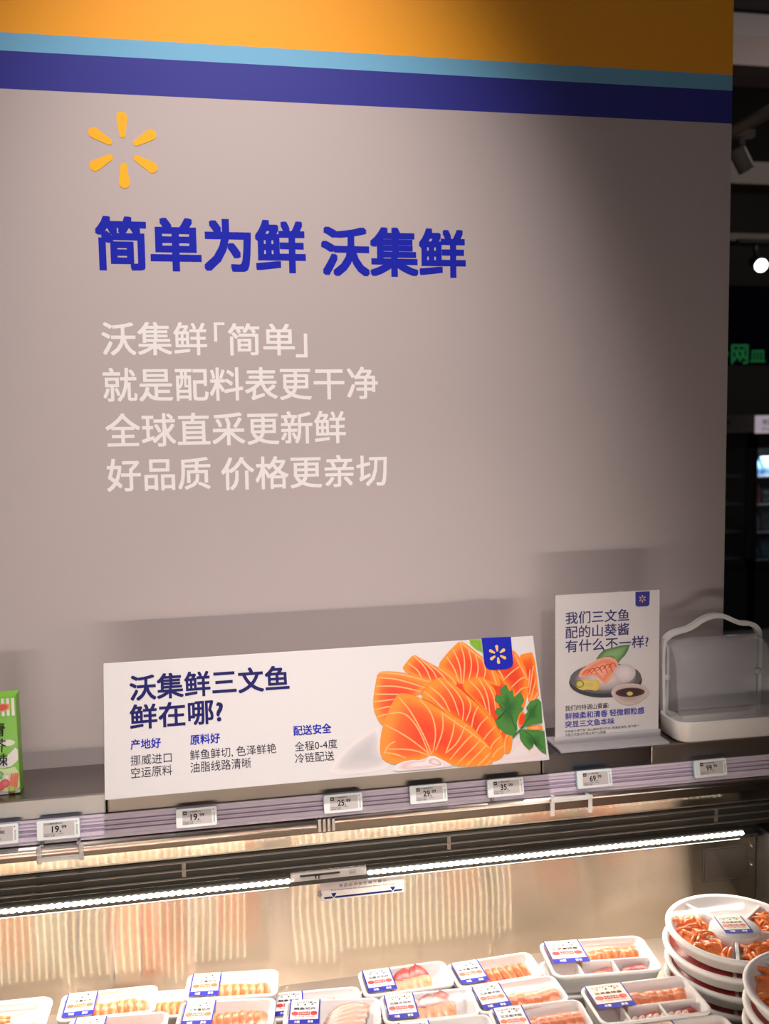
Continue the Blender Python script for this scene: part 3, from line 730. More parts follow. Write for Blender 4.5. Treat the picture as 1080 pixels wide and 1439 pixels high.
mb.poly(bl[::-1], 0.0017, principled('card_badge_blue', srgb(56, 56, 140), 0.5)); e = k4(861, 135); petals(mb, e[0], e[1], 0.0022, 0.0075, 0.0009, 0.0013, principled('card_badge_gold', srgb(226, 178, 140), 0.5), z=0.0019)
mb.build('spark_badge', card, M=A)

# ------------------------------------------------------------------ clear covered white box
bb = thing('covered_food_box', (1.03, 1.745, ZP), 'white plastic box with an arched handle frame and clear rounded cover, at the right end', 'food box')
W2 = 0.118; D2 = 0.050
mb = MB()
o1 = rrect(2 * W2 - 0.012, 2 * D2 - 0.01, 0.026, 6); o2 = rrect(2 * W2, 2 * D2, 0.030, 6); i2 = rrect(2 * W2 - 0.007, 2 * D2 - 0.007, 0.027, 6); i1 = rrect(2 * W2 - 0.016, 2 * D2 - 0.014, 0.024, 6)
mb.loft([ring(o1, 0.001), ring(rrect(2 * W2 - 0.002, 2 * D2 - 0.002, 0.029, 6), 0.006), ring(o2, 0.040), ring(o2, 0.0425), ring(i2, 0.0425), ring(i1, 0.012)], M_WHITE_PLASTIC)
mb.build('base_tray', bb)
# frame at the back with a wavy handle
path = [(-0.106, 0.030), (-0.108, 0.10), (-0.109, 0.165), (-0.106, 0.186), (-0.096, 0.198), (-0.080, 0.2045), (-0.062, 0.207), (-0.044, 0.213), (-0.024, 0.226), (0.0, 0.2335), (0.024, 0.232), (0.044, 0.222), (0.062, 0.214), (0.080, 0.2135), (0.096, 0.208), (0.106, 0.194), (0.109, 0.170), (0.108, 0.10), (0.106, 0.030)]
P = [Vector(p) for p in path]
for _ in range(2):
    Q = [P[0]]
    for i in range(len(P) - 1): Q += [P[i] * .75 + P[i + 1] * .25, P[i] * .25 + P[i + 1] * .75]
    P = Q + [P[-1]]
rings = []
for i, p in enumerate(P):
    d = (P[min(i + 1, len(P) - 1)] - P[max(i - 1, 0)]).normalized(); t = Vector((-d.y, d.x))
    wv = 0.0030 if p.y < 0.19 else 0.0046
    rings.append([(p.x + t.x * a, 0.040 + yb, p.y + t.y * a) for a, yb in ((wv, -0.007), (wv, 0.007), (-wv, 0.007), (-wv, -0.007))])
mb = MB(); mb.loft(rings, M_WHITE_PLASTIC, smooth=False); mb.build('handle_frame', bb)
mb = MB()   # clear quarter-round cover reaching from the frame to the front rim
prof = []
for k in range(13):
    a = PI / 2 * k / 12
    prof.append((0.038 - 0.060 * math.sin(a) ** 1.0, 0.150 + 0.042 * math.cos(a)))
prof += [(-0.024, 0.12), (-0.030, 0.08), (-0.036, 0.043)]
xs = [-0.104, -0.102, -0.095, -0.085, 0.085, 0.095, 0.102, 0.104]
def inset(i): return (0.014, 0.006, 0.0015, 0)[min(i, len(xs) - 1 - i)] if min(i, len(xs) - 1 - i) < 4 else 0
rings = [[(x, y + inset(i) * 0.9, z - inset(i) * 0.5) for y, z in prof] for i, x in enumerate(xs)]
mb.loft(rings, M_COVER, cap0=False, cap1=False, closed=False)
for s in (0, -1):
    r_ = rings[s]; mb.add(r_ + [(r_[0][0], 0.038, 0.043)], [tuple(range(len(r_) + 1))], M_COVER)
mb.build('clear_cover', bb)
mb = MB(); mb.box(-0.103, 0.103, 0.0385, 0.0395, 0.04, 0.190, M_FROST); mb.build('clear_back', bb)
mb = MB()
for s in (-1, 1):
    mb = MB(); mb.box(s * 0.101 - 0.005, s * 0.101 + 0.005, 0.028, 0.040, 0.108, 0.117, M_WHITE_PLASTIC, 0.001); mb.build('cover_clip', bb)

# ------------------------------------------------------------------ green condiment carton
GX1, GX0 = -0.3165, -0.3675; GY = 1.735; GH = 0.176
gb = thing('condiment_carton', ((GX0 + GX1) / 2, GY + 0.0175, ZP), 'tall green carton with black brush lettering and vegetables at its foot', 'carton')
gw = (GX1 - GX0) / 2
mb = MB(); mb.box(-gw, gw, -0.0175, 0.0175, 0.0004, GH, principled('carton_green', srgb(116, 184, 36), 0.35), 0.0012); mb.build('carton_body', gb)
A = Matrix.Translation((0, -0.0177, 0)) @ UPRIGHT
pm = MB(); zz = 0.0001
GV = lambda X, Y: (X, Y)
H = GH
def gpoly(p, c, c2=None, c3=None, sm=1): ink_poly(pm, p, nxt(), c, c2 or c, c3 or c2 or c, GV, M_PRINT_GLOSS, sm)
gpoly([(-gw + .0008, 0.058), (-0.012, 0.060), (0.008, 0.070), (gw - .001, 0.088), (gw - .001, 0.052), (-gw + .0008, 0.045)], srgb(222, 214, 206))
gpoly([(-gw + .0008, 0.001), (gw - .0008, 0.001), (gw - .0008, 0.050), (0.0, 0.046), (-gw + .0008, 0.048)], srgb(200, 214, 150))
gpoly([(-0.018, 0.094), (0.0, 0.099), (0.016, 0.098), (0.0225, 0.092), (0.012, 0.086), (-0.006, 0.090)], srgb(214, 214, 190))
gpoly([(-gw + .0008, 0.001), (gw - .0008, 0.001), (gw - .0008, 0.009), (-gw + .0008, 0.006)], srgb(226, 220, 210))
for k in range(6):
    x = -0.0235 + k * 0.0083; gpoly([(x, GH - 0.004), (x + 0.0048, GH - 0.004), (x + 0.0048, GH - 0.034), (x + 0.0024, GH - 0.036), (x, GH - 0.034)], srgb(226, 222, 206), sm=0)
gpoly([(-0.025, GH - 0.016), (-0.014, GH - 0.0125), (0.0, GH - 0.014), (0.008, GH - 0.012), (0.018, GH - 0.016), (0.015, GH - 0.024), (0.004, GH - 0.028), (-0.012, GH - 0.026), (-0.025, GH - 0.027)], srgb(226, 150, 60), srgb(192, 40, 30), srgb(200, 52, 34))
random.seed(4)
for cx, cy, r, c in ((-0.018, 0.030, 0.010, (70, 130, 44)), (-0.008, 0.036, 0.008, (90, 150, 60)), (0.004, 0.032, 0.007, (200, 190, 170)), (-0.020, 0.013, 0.009, (176, 34, 48)), (-0.008, 0.016, 0.0085, (186, 36, 50)), (0.001, 0.021, 0.008, (196, 52, 60))):
    gpoly(ell(cx, cy, r, r * 0.95, 16), srgb(*c), srgb(*c), srgb(*[min(255, v + 30) for v in c]), sm=0)
for i in range(4):
    x = 0.011 + i * 0.0034; ink_line(pm, [(x - 0.002, 0.012), (x, 0.026), (x + 0.002, 0.038)], 0.0036, nxt(), srgb(212, 84 + 14 * (i % 2), 52), GV, M_PRINT_GLOSS)
gpoly(ell(0.0115, 0.010, 0.0062, 0.0072, 16), srgb(150, 150, 50), srgb(176, 172, 66), srgb(186, 182, 84), sm=0)
pm.build('carton_print', gb, M=A)
mb = MB()
for ch, z0, z1, x0, x1, sl in (('青', 0.105, 0.129, -0.013, 0.008, .1), ('芥', 0.077, 0.100, -0.012, 0.010, .1), ('辣', 0.052, 0.074, -0.011, 0.013, .1)):
    mb.text(ch, M_INK, x0, x1, z0, z1, z=0.002, bold=0.004)
mb.build('brush_lettering', gb, M=A @ Matrix(((1, 0.12, 0, -0.009), (0, 1, 0, 0), (0, 0, 1, 0), (0, 0, 0, 1))))

# ------------------------------------------------------------------ price tags on the rail
TAGS = [(-5, 1173, '12.90', 'cut off at the left edge of the picture'), (82, 1165, '19.99', 'at the far left above the clear bracket'), (276, 1148, '19.99', 'below the left part of the wide sign'),
        (482, 1128, '25.99', ''), (602, 1115, '29.99', ''), (710, 1106, '35.99', ''), (835, 1094, '69.99', ''), (998, 1079, '99.90', '')]
for i, (px, py, price, extra) in enumerate(TAGS):
    p = atY(px, py, 1.681)
    lab = 'white electronic price tag reading %s %s' % (price, extra) if i > 0 else 'white electronic price tag cut off by the left edge of the picture'
    if i > 2: lab = 'white electronic price tag reading %s on the ticket rail' % price
    RM = Matrix.Translation((p.x, p.y - 0.0015, p.z)) @ Matrix.Rotation(-0.21, 4, 'X') @ UPRIGHT
    if i == 7: RM = RM @ Matrix.Rotation(math.radians(3), 4, 'Y')
    t = thing('price_tag', None, lab.strip(), 'price tag', 'electronic price tags on the rail', M=RM)
    tw, th = 0.0355, 0.0165
    mb = MB(); mb.loft([ring(rrect(2 * tw, 2 * th, 0.003), -0.0075), ring(rrect(2 * tw, 2 * th, 0.003), -0.001)], M_TAGBLUE, smooth=False)
    mb.loft([ring(rrect(2 * tw, 2 * th, 0.003), -0.001), ring(rrect(2 * tw - 0.0015, 2 * th - 0.0015, 0.0027), 0.0)], M_TAGWHITE, cap0=False, smooth=False)
    for k in range(7): mb.poly([(0.0293, -0.010 + k * 0.0024), (0.0318, -0.010 + k * 0.0024), (0.0318, -0.0088 + k * 0.0024), (0.0293, -0.0088 + k * 0.0024)], 0.0002, principled('tag_grey_print', srgb(150, 150, 156), 0.5))
    mb.poly([(0.0285, 0.0105), (0.0305, 0.0105), (0.0305, 0.0120), (0.0285, 0.0120)], 0.0002, M_INK)
    mb.build('housing', t)
    mb = MB(); mb.poly([(-0.0245, -0.0115), (0.0265, -0.0115), (0.0265, 0.0125), (-0.0245, 0.0125)], 0.0003, M_EINK)
    a, b_ = price.split('.')
    mb.text(a + '.', M_INK, -0.0105, 0.0045, -0.0045, 0.0063, z=0.0005, bold=0.02)
    mb.text(b_, M_INK, 0.0055, 0.0135, 0.0008, 0.0067, z=0.0005, bold=0.02)
    if i > 1:
        mb.poly([(-0.0235, 0.0055), (-0.0165, 0.0055), (-0.0165, 0.0118), (-0.0235, 0.0118)], 0.0005, principled('tag_dark_square', srgb(64, 60, 64), 0.5))
        mb.poly([(-0.0220, 0.0080), (-0.0180, 0.0080), (-0.0180, 0.0090), (-0.0220, 0.0090)], 0.0006, M_EINK)
    name = '三文鱼刺身切片' if i < 6 else '三文鱼拼盘'
    mb.text(name, M_INK, -0.0150 if i > 1 else -0.023, 0.008, 0.0088, 0.0116, z=0.0005, bold=0.015)
    mb.text('6901234 567', M_INK, -0.0235, -0.004, -0.0075, -0.0055, z=0.0005); mb.text('200g', M_INK, 0.0, 0.008, -0.0078, -0.0058, z=0.0005)
    mb.text('沃集鲜 冷藏', M_INK, -0.0235, -0.006, -0.0108, -0.0085, z=0.0005)
    mb.build('screen', t)

# brackets hung on the tube
def bracket(x0, x1, z0, z1, mat, label, bar_low):
    t = thing('label_bracket', ((x0 + x1) / 2, 1.678, z1), label, 'label bracket')
    w_ = (x1 - x0) / 2; h = z1 - z0; mb = MB()
    for s in (-1, 1): mb.box(s * (w_ - 0.004) - 0.004, s * (w_ - 0.004) + 0.004, -0.004, 0.0, -h, 0.0, mat, 0.001)
    if bar_low: mb.box(-w_, w_, -0.005, 0.001, -h + 0.003, -h + 0.010, mat, 0.001)
    else: mb.box(-w_, w_, -0.007, 0.001, -0.007, 0.001, mat, 0.002)
    mb.build('bracket_frame', t)
    for s in (-1, 1):
        mb = MB(); mb.box(s * (w_ - 0.008) - 0.003, s * (w_ - 0.008) + 0.003, 0.0, 0.013, -0.003, 0.001, mat); mb.build('hook', t)
bracket(-0.285, -0.208, 0.857, 0.888, M_ACRYLBASE, 'clear plastic label bracket on the steel tube at the far left', True)
bracket(0.640, 0.724, 0.852, 0.886, M_WHITE_PLASTIC, 'white plastic label bracket on the steel tube below the price tags', False)

# ------------------------------------------------------------------ fish trays
ZT = 0.64; ZB = 0.57; TH = 0.0345
def tray_shell(w_, d_, h, r=0.014, rim=0.0055, mat=None):
    mb = MB(); mat = mat or M_FOAM
    n = 5
    mb.loft([ring(rrect(w_ - 0.022, d_ - 0.020, r * .8, n), 0.0), ring(rrect(w_ - 0.020, d_ - 0.018, r * .8, n), 0.002), ring(rrect(w_ - 0.003, d_ - 0.003, r, n), h - 0.006), ring(rrect(w_, d_, r, n), h - 0.0045), ring(rrect(w_, d_, r, n), h - 0.001), ring(rrect(w_ - 0.002, d_ - 0.002, r, n), h),
             ring(rrect(w_ - 2 * rim + 0.002, d_ - 2 * rim + 0.002, r - 0.003, n), h), ring(rrect(w_ - 2 * rim, d_ - 2 * rim, r - 0.004, n), h - 0.0015), ring(rrect(w_ - 2 * rim - 0.004, d_ - 2 * rim - 0.004, r - 0.004, n), h - 0.010), ring(rrect(w_ - 2 * rim - 0.010, d_ - 2 * rim - 0.009, r - 0.005, n), h - 0.011), ring(rrect(w_ - 0.030, d_ - 0.028, r * .7, n), 0.006)], mat)
    return mb
def film(w_, d_, h):
    mb = MB(); mb.add(ring(rrect(w_ - 0.004, d_ - 0.004, 0.012), h + 0.0004), [tuple(range(24))], M_FILM); return mb
def sleeve(w_, d_, h, lx0, lx1, style):
    """paper sleeve laid over the film, with printed lines"""
    mb = MB(); z = h + 0.0008; y1 = d_ / 2 - 0.002; y0 = -d_ / 2 + 0.009
    paper = {'cream': M_CREAM, 'white': M_WHITE, 'peach': M_PEACH}[style[0]]; acc = {'orange': M_ORANGE, 'red': M_RED}[style[1]]
    yb = y0 + (y1 - y0) * 0.20
    mb.poly([(lx0, yb), (lx1, yb), (lx1, y1), (lx0, y1)], z, paper)
    mb.poly([(lx0, y0), (lx1, y0), (lx1, yb), (lx0, yb)], z, M_BLUE2)
    for x in (lx0, lx1 - 0.0022): mb.poly([(x, yb), (x + 0.0022, yb), (x + 0.0022, y1), (x, y1)], z + 0.0002, M_BLUE2)
    lw = lx1 - lx0; cx = (lx0 + lx1) / 2; hh = y1 - y0
    # arched brand name
    word = 'MARKETSIDE'
    for i, chh in enumerate(word):
        t = (i - 4.5) / 4.5; a = -0.30 * t
        R = Matrix.Translation((cx + t * lw * 0.34, y1 - hh * 0.115 - hh * 0.035 * t * t, 0)) @ Matrix.Rotation(a, 4, 'Z')
        mb.text(chh, M_INK, -lw * 0.027, lw * 0.027, -hh * 0.03, hh * 0.03, z=z + 0.0003, bold=0.01, M=R)
    for k, chh in enumerate('沃集鲜'):
        x = cx + (k - 1) * lw * 0.24; mb.text(chh, M_INK, x - lw * 0.035, x + lw * 0.035, y1 - hh * 0.25, y1 - hh * 0.185, z=z + 0.0003, bold=0.02)
    mb.text(style[2], M_INK, cx - lw * 0.36, cx + lw * 0.36, y1 - hh * 0.425, y1 - hh * 0.325, z=z + 0.0003, bold=0.025)
    ya = y1 - hh * 0.57
    for s in (-1, 1):
        mb.poly([(cx + s * lw * 0.31 + math.cos(2 * PI * k / 14) * lw * 0.115, ya + math.sin(2 * PI * k / 14) * hh * 0.085) for k in range(14)], z + 0.0003, acc)
    mb.text('挪威冷链直送', acc, cx - lw * 0.19, cx + lw * 0.19, ya - hh * 0.002, ya + hh * 0.075, z=z + 0.0003, bold=0.035)
    mb.text('新鲜刺身级', acc, cx - lw * 0.19, cx + lw * 0.19, ya - hh * 0.08, ya - hh * 0.012, z=z + 0.0003, bold=0.035)
    mb.text('净含量 200克', acc, cx - lw * 0.34, cx + lw * 0.34, ya - hh * 0.155, ya - hh * 0.11, z=z + 0.0003, bold=0.0)
    for s in (-1, 1):
        mb.text('冷藏' if s < 0 else '鲜食', M_WHITE, cx + s * lw * 0.22 - lw * 0.09, cx + s * lw * 0.22 + lw * 0.09, y0 + hh * 0.045, y0 + hh * 0.15, z=z + 0.0003, bold=0.03)
    return mb
def slab(w_, d_, h, lean, mat, arch=0.5, seg=8):
    """one slice: rounded slab, domed across its width, leaning along x"""
    mb = MB(); rings = []
    for i in range(seg + 1):
        t = i / seg * 2 - 1; y = t * d_ / 2; top = h * (1 - arch * t * t) * (1 if abs(t) < 1 else 0.6); wd = w_ * (1 - 0.15 * t * t)
        rr = []
        for k in range(10):
            a = 2 * PI * k / 10; cxx = math.copysign(abs(math.cos(a)) ** 0.6, math.cos(a)); szz = math.copysign(abs(math.sin(a)) ** 0.6, math.sin(a))
            zq = top / 2 + szz * top / 2
            rr.append((cxx * wd / 2 + lean * zq, y, zq))
        rings.append(rr)
    mb.loft(rings, mat); return mb
def petal(l, w_, h, m1, m2, seg=9):
    """leaf shaped slice with a coloured tip"""
    mb = MB(); rings = []
    for i in range(seg + 1):
        t = i / seg; x = l * t; wd = w_ * (math.sin(PI * min(0.97, 0.12 + 0.85 * t)) ** 0.7); hz = h * (0.5 + 0.5 * math.sin(PI * t))
        rings.append([(x, math.cos(2 * PI * k / 10) * wd / 2, hz / 2 + math.sin(2 * PI * k / 10) * hz / 2) for k in range(10)])
    cut = int(seg * 0.45)
    mb.loft(rings[:cut + 1], m1, cap1=False); mb.loft(rings[cut:], m2, cap0=False); return mb
M_CLAMRED = noise_color('clam_red', srgb(186, 50, 38), srgb(150, 40, 40), 150, 0.3)
M_CLAMWHITE = noise_color('clam_cream', srgb(246, 205, 165), srgb(242, 170, 120), 70, 0.3)
rnd = random.Random(11)
def slices(root, n, x0, x1, y, d_, h, z, lean, mat, name='salmon_slice', wk=1.5):
    for i in range(n):
        x = x0 + (x1 - x0) * (i + 0.5) / n
        o = slab((x1 - x0) / n * wk, d_ * rnd.uniform(0.9, 1.06), h * rnd.uniform(0.9, 1.1), lean, mat).build(name, root)
        o.location = (x - lean * h / 2, y + rnd.uniform(-0.002, 0.002), z + 0.0003 * i); o.rotation_euler = (0, 0, rnd.uniform(-0.12, 0.12))
W_, D_ = 0.158, 0.078
LX0, LX1 = -W_ / 2 + 0.0085, -W_ / 2 + 0.0585
def tray(px, rz, kind, label, style, ztop=ZT, group='sashimi trays in the display case', w_=W_, d_=D_, h=TH, xy=None, named='sashimi_tray', food=True):
    p = Vector(xy) if xy else None
    t = thing(named, (p.x, p.y, ztop - h), label, 'food tray', group, rz)
    big = kind == 'combo'
    tray_shell(w_, d_, h).build('foam_tray', t)
    lx0 = -w_ / 2 + 0.0085; lx1 = lx0 + (0.062 if big else 0.050)
    sleeve(w_, d_ if not big else d_, h, lx0, lx1, style).build('sleeve', t) if not big else sleeve_big(w_, d_, h, lx0, lx1, style).build('sleeve', t)
    film(w_, d_, h).build('film', t)
    if not food: return t
    fx0 = lx1 - 0.004; fx1 = w_ / 2 - 0.016; zf = 0.0062
    if kind == 'upright': slices(t, 6, fx0 + 0.003, fx1 - 0.004, -0.004, 0.050, 0.026, zf, -0.35, M_SALMON)
    elif kind == 'fan': slices(t, 6, fx0 + 0.006, fx1 - 0.004, -0.004, 0.050, 0.022, zf, 0.6, M_SALMON2)
    elif kind == 'block': slices(t, 7, fx0, fx1, 0.0, 0.052, 0.025, zf, -0.5, M_SALMON, wk=1.25)
    elif kind == 'streaky': slices(t, 6, fx0, fx1, -0.002, 0.052, 0.026, zf, 0.5, M_SALMON2)
    elif kind == 'white':
        for i in range(5):
            o = petal(0.072, 0.040, 0.014, M_PINKFISH if i == 0 else M_WHITEFISH, M_WHITEFISH).build('white_fish_slice', t)
            o.location = (fx0 + 0.004 + i * 0.004, -0.020 + i * 0.008, zf + 0.002 * i); o.rotation_euler = (0, -0.08, 0.15 + 0.05 * i)
    elif kind == 'clam':
        for i in range(4):
            o = petal(0.060, 0.034, 0.015, M_CLAMWHITE, M_CLAMRED).build('surf_clam', t)
            o.location = (fx0 + 0.008 + i * 0.016, -0.018, zf + 0.001 + 0.0015 * i); o.rotation_euler = (0, -0.28, 1.25 + 0.12 * (i % 2) + 0.1 * i)
    elif kind == 'dark':
        for i in range(4):
            o = petal(0.044, 0.028, 0.013, M_DARKFISH, M_DARKFISH).build('dark_fish_slice', t)
            o.location = (fx0 + 0.010 + i * 0.015, -0.012, zf + 0.001); o.rotation_euler = (0, -0.2, 0.9 + 0.2 * i)
    return t
def sleeve_big(w_, d_, h, lx0, lx1, style):
    mb = sleeve(w_, d_ - 0.032, h, lx0, lx1, style)
    mb.v = [Vector((p.x, p.y + 0.016, p.z)) for p in mb.v]; return mb
def mid(a, b_, Z=ZT):
    return atZ(*a, Z), atZ(*b_, Z)
def spot_tray(tl, tr, Z=ZT, d_=D_):
    """centre and turn of a tray from the two back corners of its rim"""
    a, b_ = atZ(*tl, Z), atZ(*tr, Z); v = b_ - a; rz = math.atan2(v.y, v.x)
    c = (a + b_) / 2 + Vector((math.sin(rz), -math.cos(rz), 0)) * d_ / 2
    return (c.x, c.y, 0), rz
SAL, SALW, CLAM, COMBO = ('cream', 'orange', '三文鱼切片'), ('white', 'orange', '三文鱼中段'), ('white', 'red', '北极贝切片'), ('peach', 'red', '三文鱼拼盘')
WF = ('white', 'red', '鲷鱼切片')
ROWS = [((89, 1397), (222, 1383), 'upright', SAL, 'white tray of leaning salmon slices in the back row, second tray from the left'),
        ((99, 1431), (239, 1420), 'upright', SAL, 'white salmon tray at the bottom edge, directly in front of the back row second tray'),
        ((263, 1369), (393, 1361), 'upright', SAL, 'white tray of six chunky salmon slices nearest the panel, left of the hidden grey tray'),
        ((253, 1407), (390, 1401), 'block', SAL, 'white tray of finely cut salmon in front of the chunky salmon slices'),
        ((404, 1405), (531, 1401), 'white', WF, 'white tray of pale pinkish white fish, centre of the bottom edge'),
        ((502, 1365), (622, 1349), 'clam', CLAM, 'white tray of red and cream surf clam touching the back panel'),
        ((534, 1399), (658, 1387), 'clam', CLAM, 'white tray of red surf clam pieces, second one forward from the panel'),
        ((555, 1438), (682, 1424), 'dark', CLAM, 'white tray of dark red pieces, mostly cut off by the bottom edge'),
        ((630, 1354), (738, 1337), 'block', SALW, 'white tray of an even orange salmon block near the panel, right of the surf clam'),
        ((662, 1386), (769, 1370), 'streaky', SALW, 'white tray of streaky salmon slices, middle of the three in its column'),
        ((694, 1416), (803, 1404), 'streaky', SALW, 'white tray of salmon at the bottom edge, frontmost of the three in its column')]
placed = []
for tl, tr, kind, st, lab in ROWS:
    xy, rz = spot_tray(tl, tr); tray(None, rz, kind, lab, st, xy=xy); placed.append((xy, rz))
# lower layer
xy, rz = spot_tray((140, 1397), (290, 1388), 0.605); tray(None, rz, 'block', 'lower salmon tray peeking out between the two left stacks, only its sleeve visible', SAL, ztop=0.605, xy=xy)
LOW = []
def low(tl, tr, kind, st, lab):
    xy, rz = spot_tray(tl, tr, 0.605); tray(None, rz, kind, lab, st, ztop=0.605, xy=xy)
low((378, 1396), (504, 1385), 'dark', WF, 'grey-looking half hidden tray behind the white fish tray')
def under(i, lab, st):
    (x, y, _), rz = placed[i]; tray(None, rz, 'none', lab, st, ztop=0.605, xy=(x, y, 0), food=False)
under(1, 'lower white tray stacked beneath the salmon tray at the bottom left edge', SAL)
under(3, 'lower white tray stacked beneath the finely cut salmon', SAL)
under(4, 'lower white tray stacked beneath the pale white fish', WF)
under(5, 'lower white tray stacked beneath the surf clam nearest the panel', CLAM)
under(6, 'lower white tray stacked beneath the second surf clam tray', CLAM)
under(7, 'lower white tray stacked beneath the dark red pieces', CLAM)
under(8, 'lower white tray stacked beneath the orange salmon block', SALW)
under(9, 'lower white tray stacked beneath the streaky salmon, middle of its column', SALW)
under(10, 'lower white tray stacked beneath the frontmost salmon of its column', SALW)

# big divided trays
def combo(tl, tr, lab, w_, d_, ztop, seed, h=0.036):
    xy, rz = spot_tray(tl, tr, ztop, d_)
    t = thing('platter_tray', (xy[0], xy[1], ztop - h), lab, 'food tray', 'divided sashimi platters', rz)
    tray_shell(w_, d_, h, 0.018).build('foam_tray', t)
    mb = MB(); zt = h - 0.004
    mb.box(-0.034, w_ / 2 - 0.010, -0.010, -0.006, 0.006, zt, M_FOAM, 0.001)
    mb.box(0.018, 0.022, -d_ / 2 + 0.008, -0.008, 0.006, zt, M_FOAM, 0.001); mb.box(-0.046, -0.042, -d_ / 2 + 0.008, -0.006, 0.006, zt, M_FOAM, 0.001)
    mb.build('divider', t)
    lx0 = -w_ / 2 + 0.010; lx1 = lx0 + 0.066
    sleeve_big(w_, d_, h, lx0, lx1, COMBO).build('sleeve', t); film(w_, d_, h).build('film', t)
    slices(t, 6, -0.022, 0.072, 0.020, 0.044, 0.026, 0.0065, 0.5, M_SALMON if seed == 0 else M_SALMON2)
    for i in range(4):
        o = petal(0.036, 0.022, 0.012, M_PINKFISH, M_PINKFISH).build('pink_fish_slice', t); o.location = (-0.036 + i * 0.010, -0.036 + 0.003 * i, 0.0065); o.rotation_euler = (0, -0.12, 0.35 + 0.1 * i)
    for i in range(4):
        o = petal(0.032, 0.024, 0.015, M_DARKFISH, M_CLAMRED).build('dark_clam', t); o.location = (0.032 + i * 0.011, -0.040, 0.0065); o.rotation_euler = (0, -0.3, 0.8 + 0.15 * i)
    if seed:
        for i in range(9):
            o = petal(0.022, 0.012, 0.009, M_FOAM, M_WHITEFISH).build('shrimp', t); o.location = (-0.052 + i * 0.0125, -d_ / 2 + 0.012, 0.018); o.rotation_euler = (0, -0.2, 0.9)
    return t
combo((754, 1324), (900, 1313.5), 'large divided white tray with orange salmon row, nearest the panel beside the round stack', 0.196, 0.116, ZT, 0)
combo((812, 1387), (960, 1369.5), 'large divided white tray with shrimp along its front, in front of the first divided tray', 0.192, 0.108, ZT, 1)
combo((886, 1441), (1009, 1424), 'large divided white tray cut off by the bottom edge, under the front round stack', 0.166, 0.104, ZT - 0.004, 2)
def under_big(tl, tr, w_, d_, lab):
    xy, rz = spot_tray(tl, tr, ZT, d_); ztop = ZT - 0.0365
    t = thing('platter_tray', (xy[0], xy[1], ZB + 0.0), lab, 'food tray', 'divided sashimi platters', rz)
    tray_shell(w_, d_, 0.033, 0.018).build('foam_tray', t); film(w_, d_, 0.033).build('film', t)
under_big((754, 1324), (900, 1313.5), 0.196, 0.116, 'lower white tray beneath the divided tray nearest the panel')
under_big((812, 1387), (960, 1369.5), 0.192, 0.108, 'lower white tray beneath the divided tray with shrimp')
under_big((886, 1441), (1009, 1424), 0.166, 0.104, 'lower white tray beneath the divided tray at the bottom edge')

# open foam tray at the left edge
TLp = atZ(76, 1397, 0.645)
t = thing('foam_tray_pack', (TLp.x - 0.096, TLp.y - 0.062, 0.605), 'bright white foam tray with orange fish strips, cut off at the left edge', 'food tray', None, -0.04)
tray_shell(0.19, 0.125, 0.040, 0.020, 0.012).build('foam_tray', t)
for i in range(7):
    o = petal(0.088, 0.020, 0.010, M_SALMON, M_SALMON).build('fish_strip', t); o.location = (-0.058 + 0.003 * (i % 2), 0.024 - i * 0.0125, 0.022 + 0.002 * (i % 2)); o.rotation_euler = (0, -0.03, 0.08)
mb = MB(); mb.box(-0.072, 0.06, -0.05, 0.036, 0.006, 0.022, M_FOAM, 0.004); mb.build('absorbent_pad', t)
t2 = thing('foam_tray_pack', (TLp.x - 0.096, TLp.y - 0.062, ZB), 'plain white foam tray beneath the bright one at the left edge', 'food tray', None, -0.04)
tray_shell(0.17, 0.115, 0.035, 0.02, 0.01).build('foam_tray', t2)

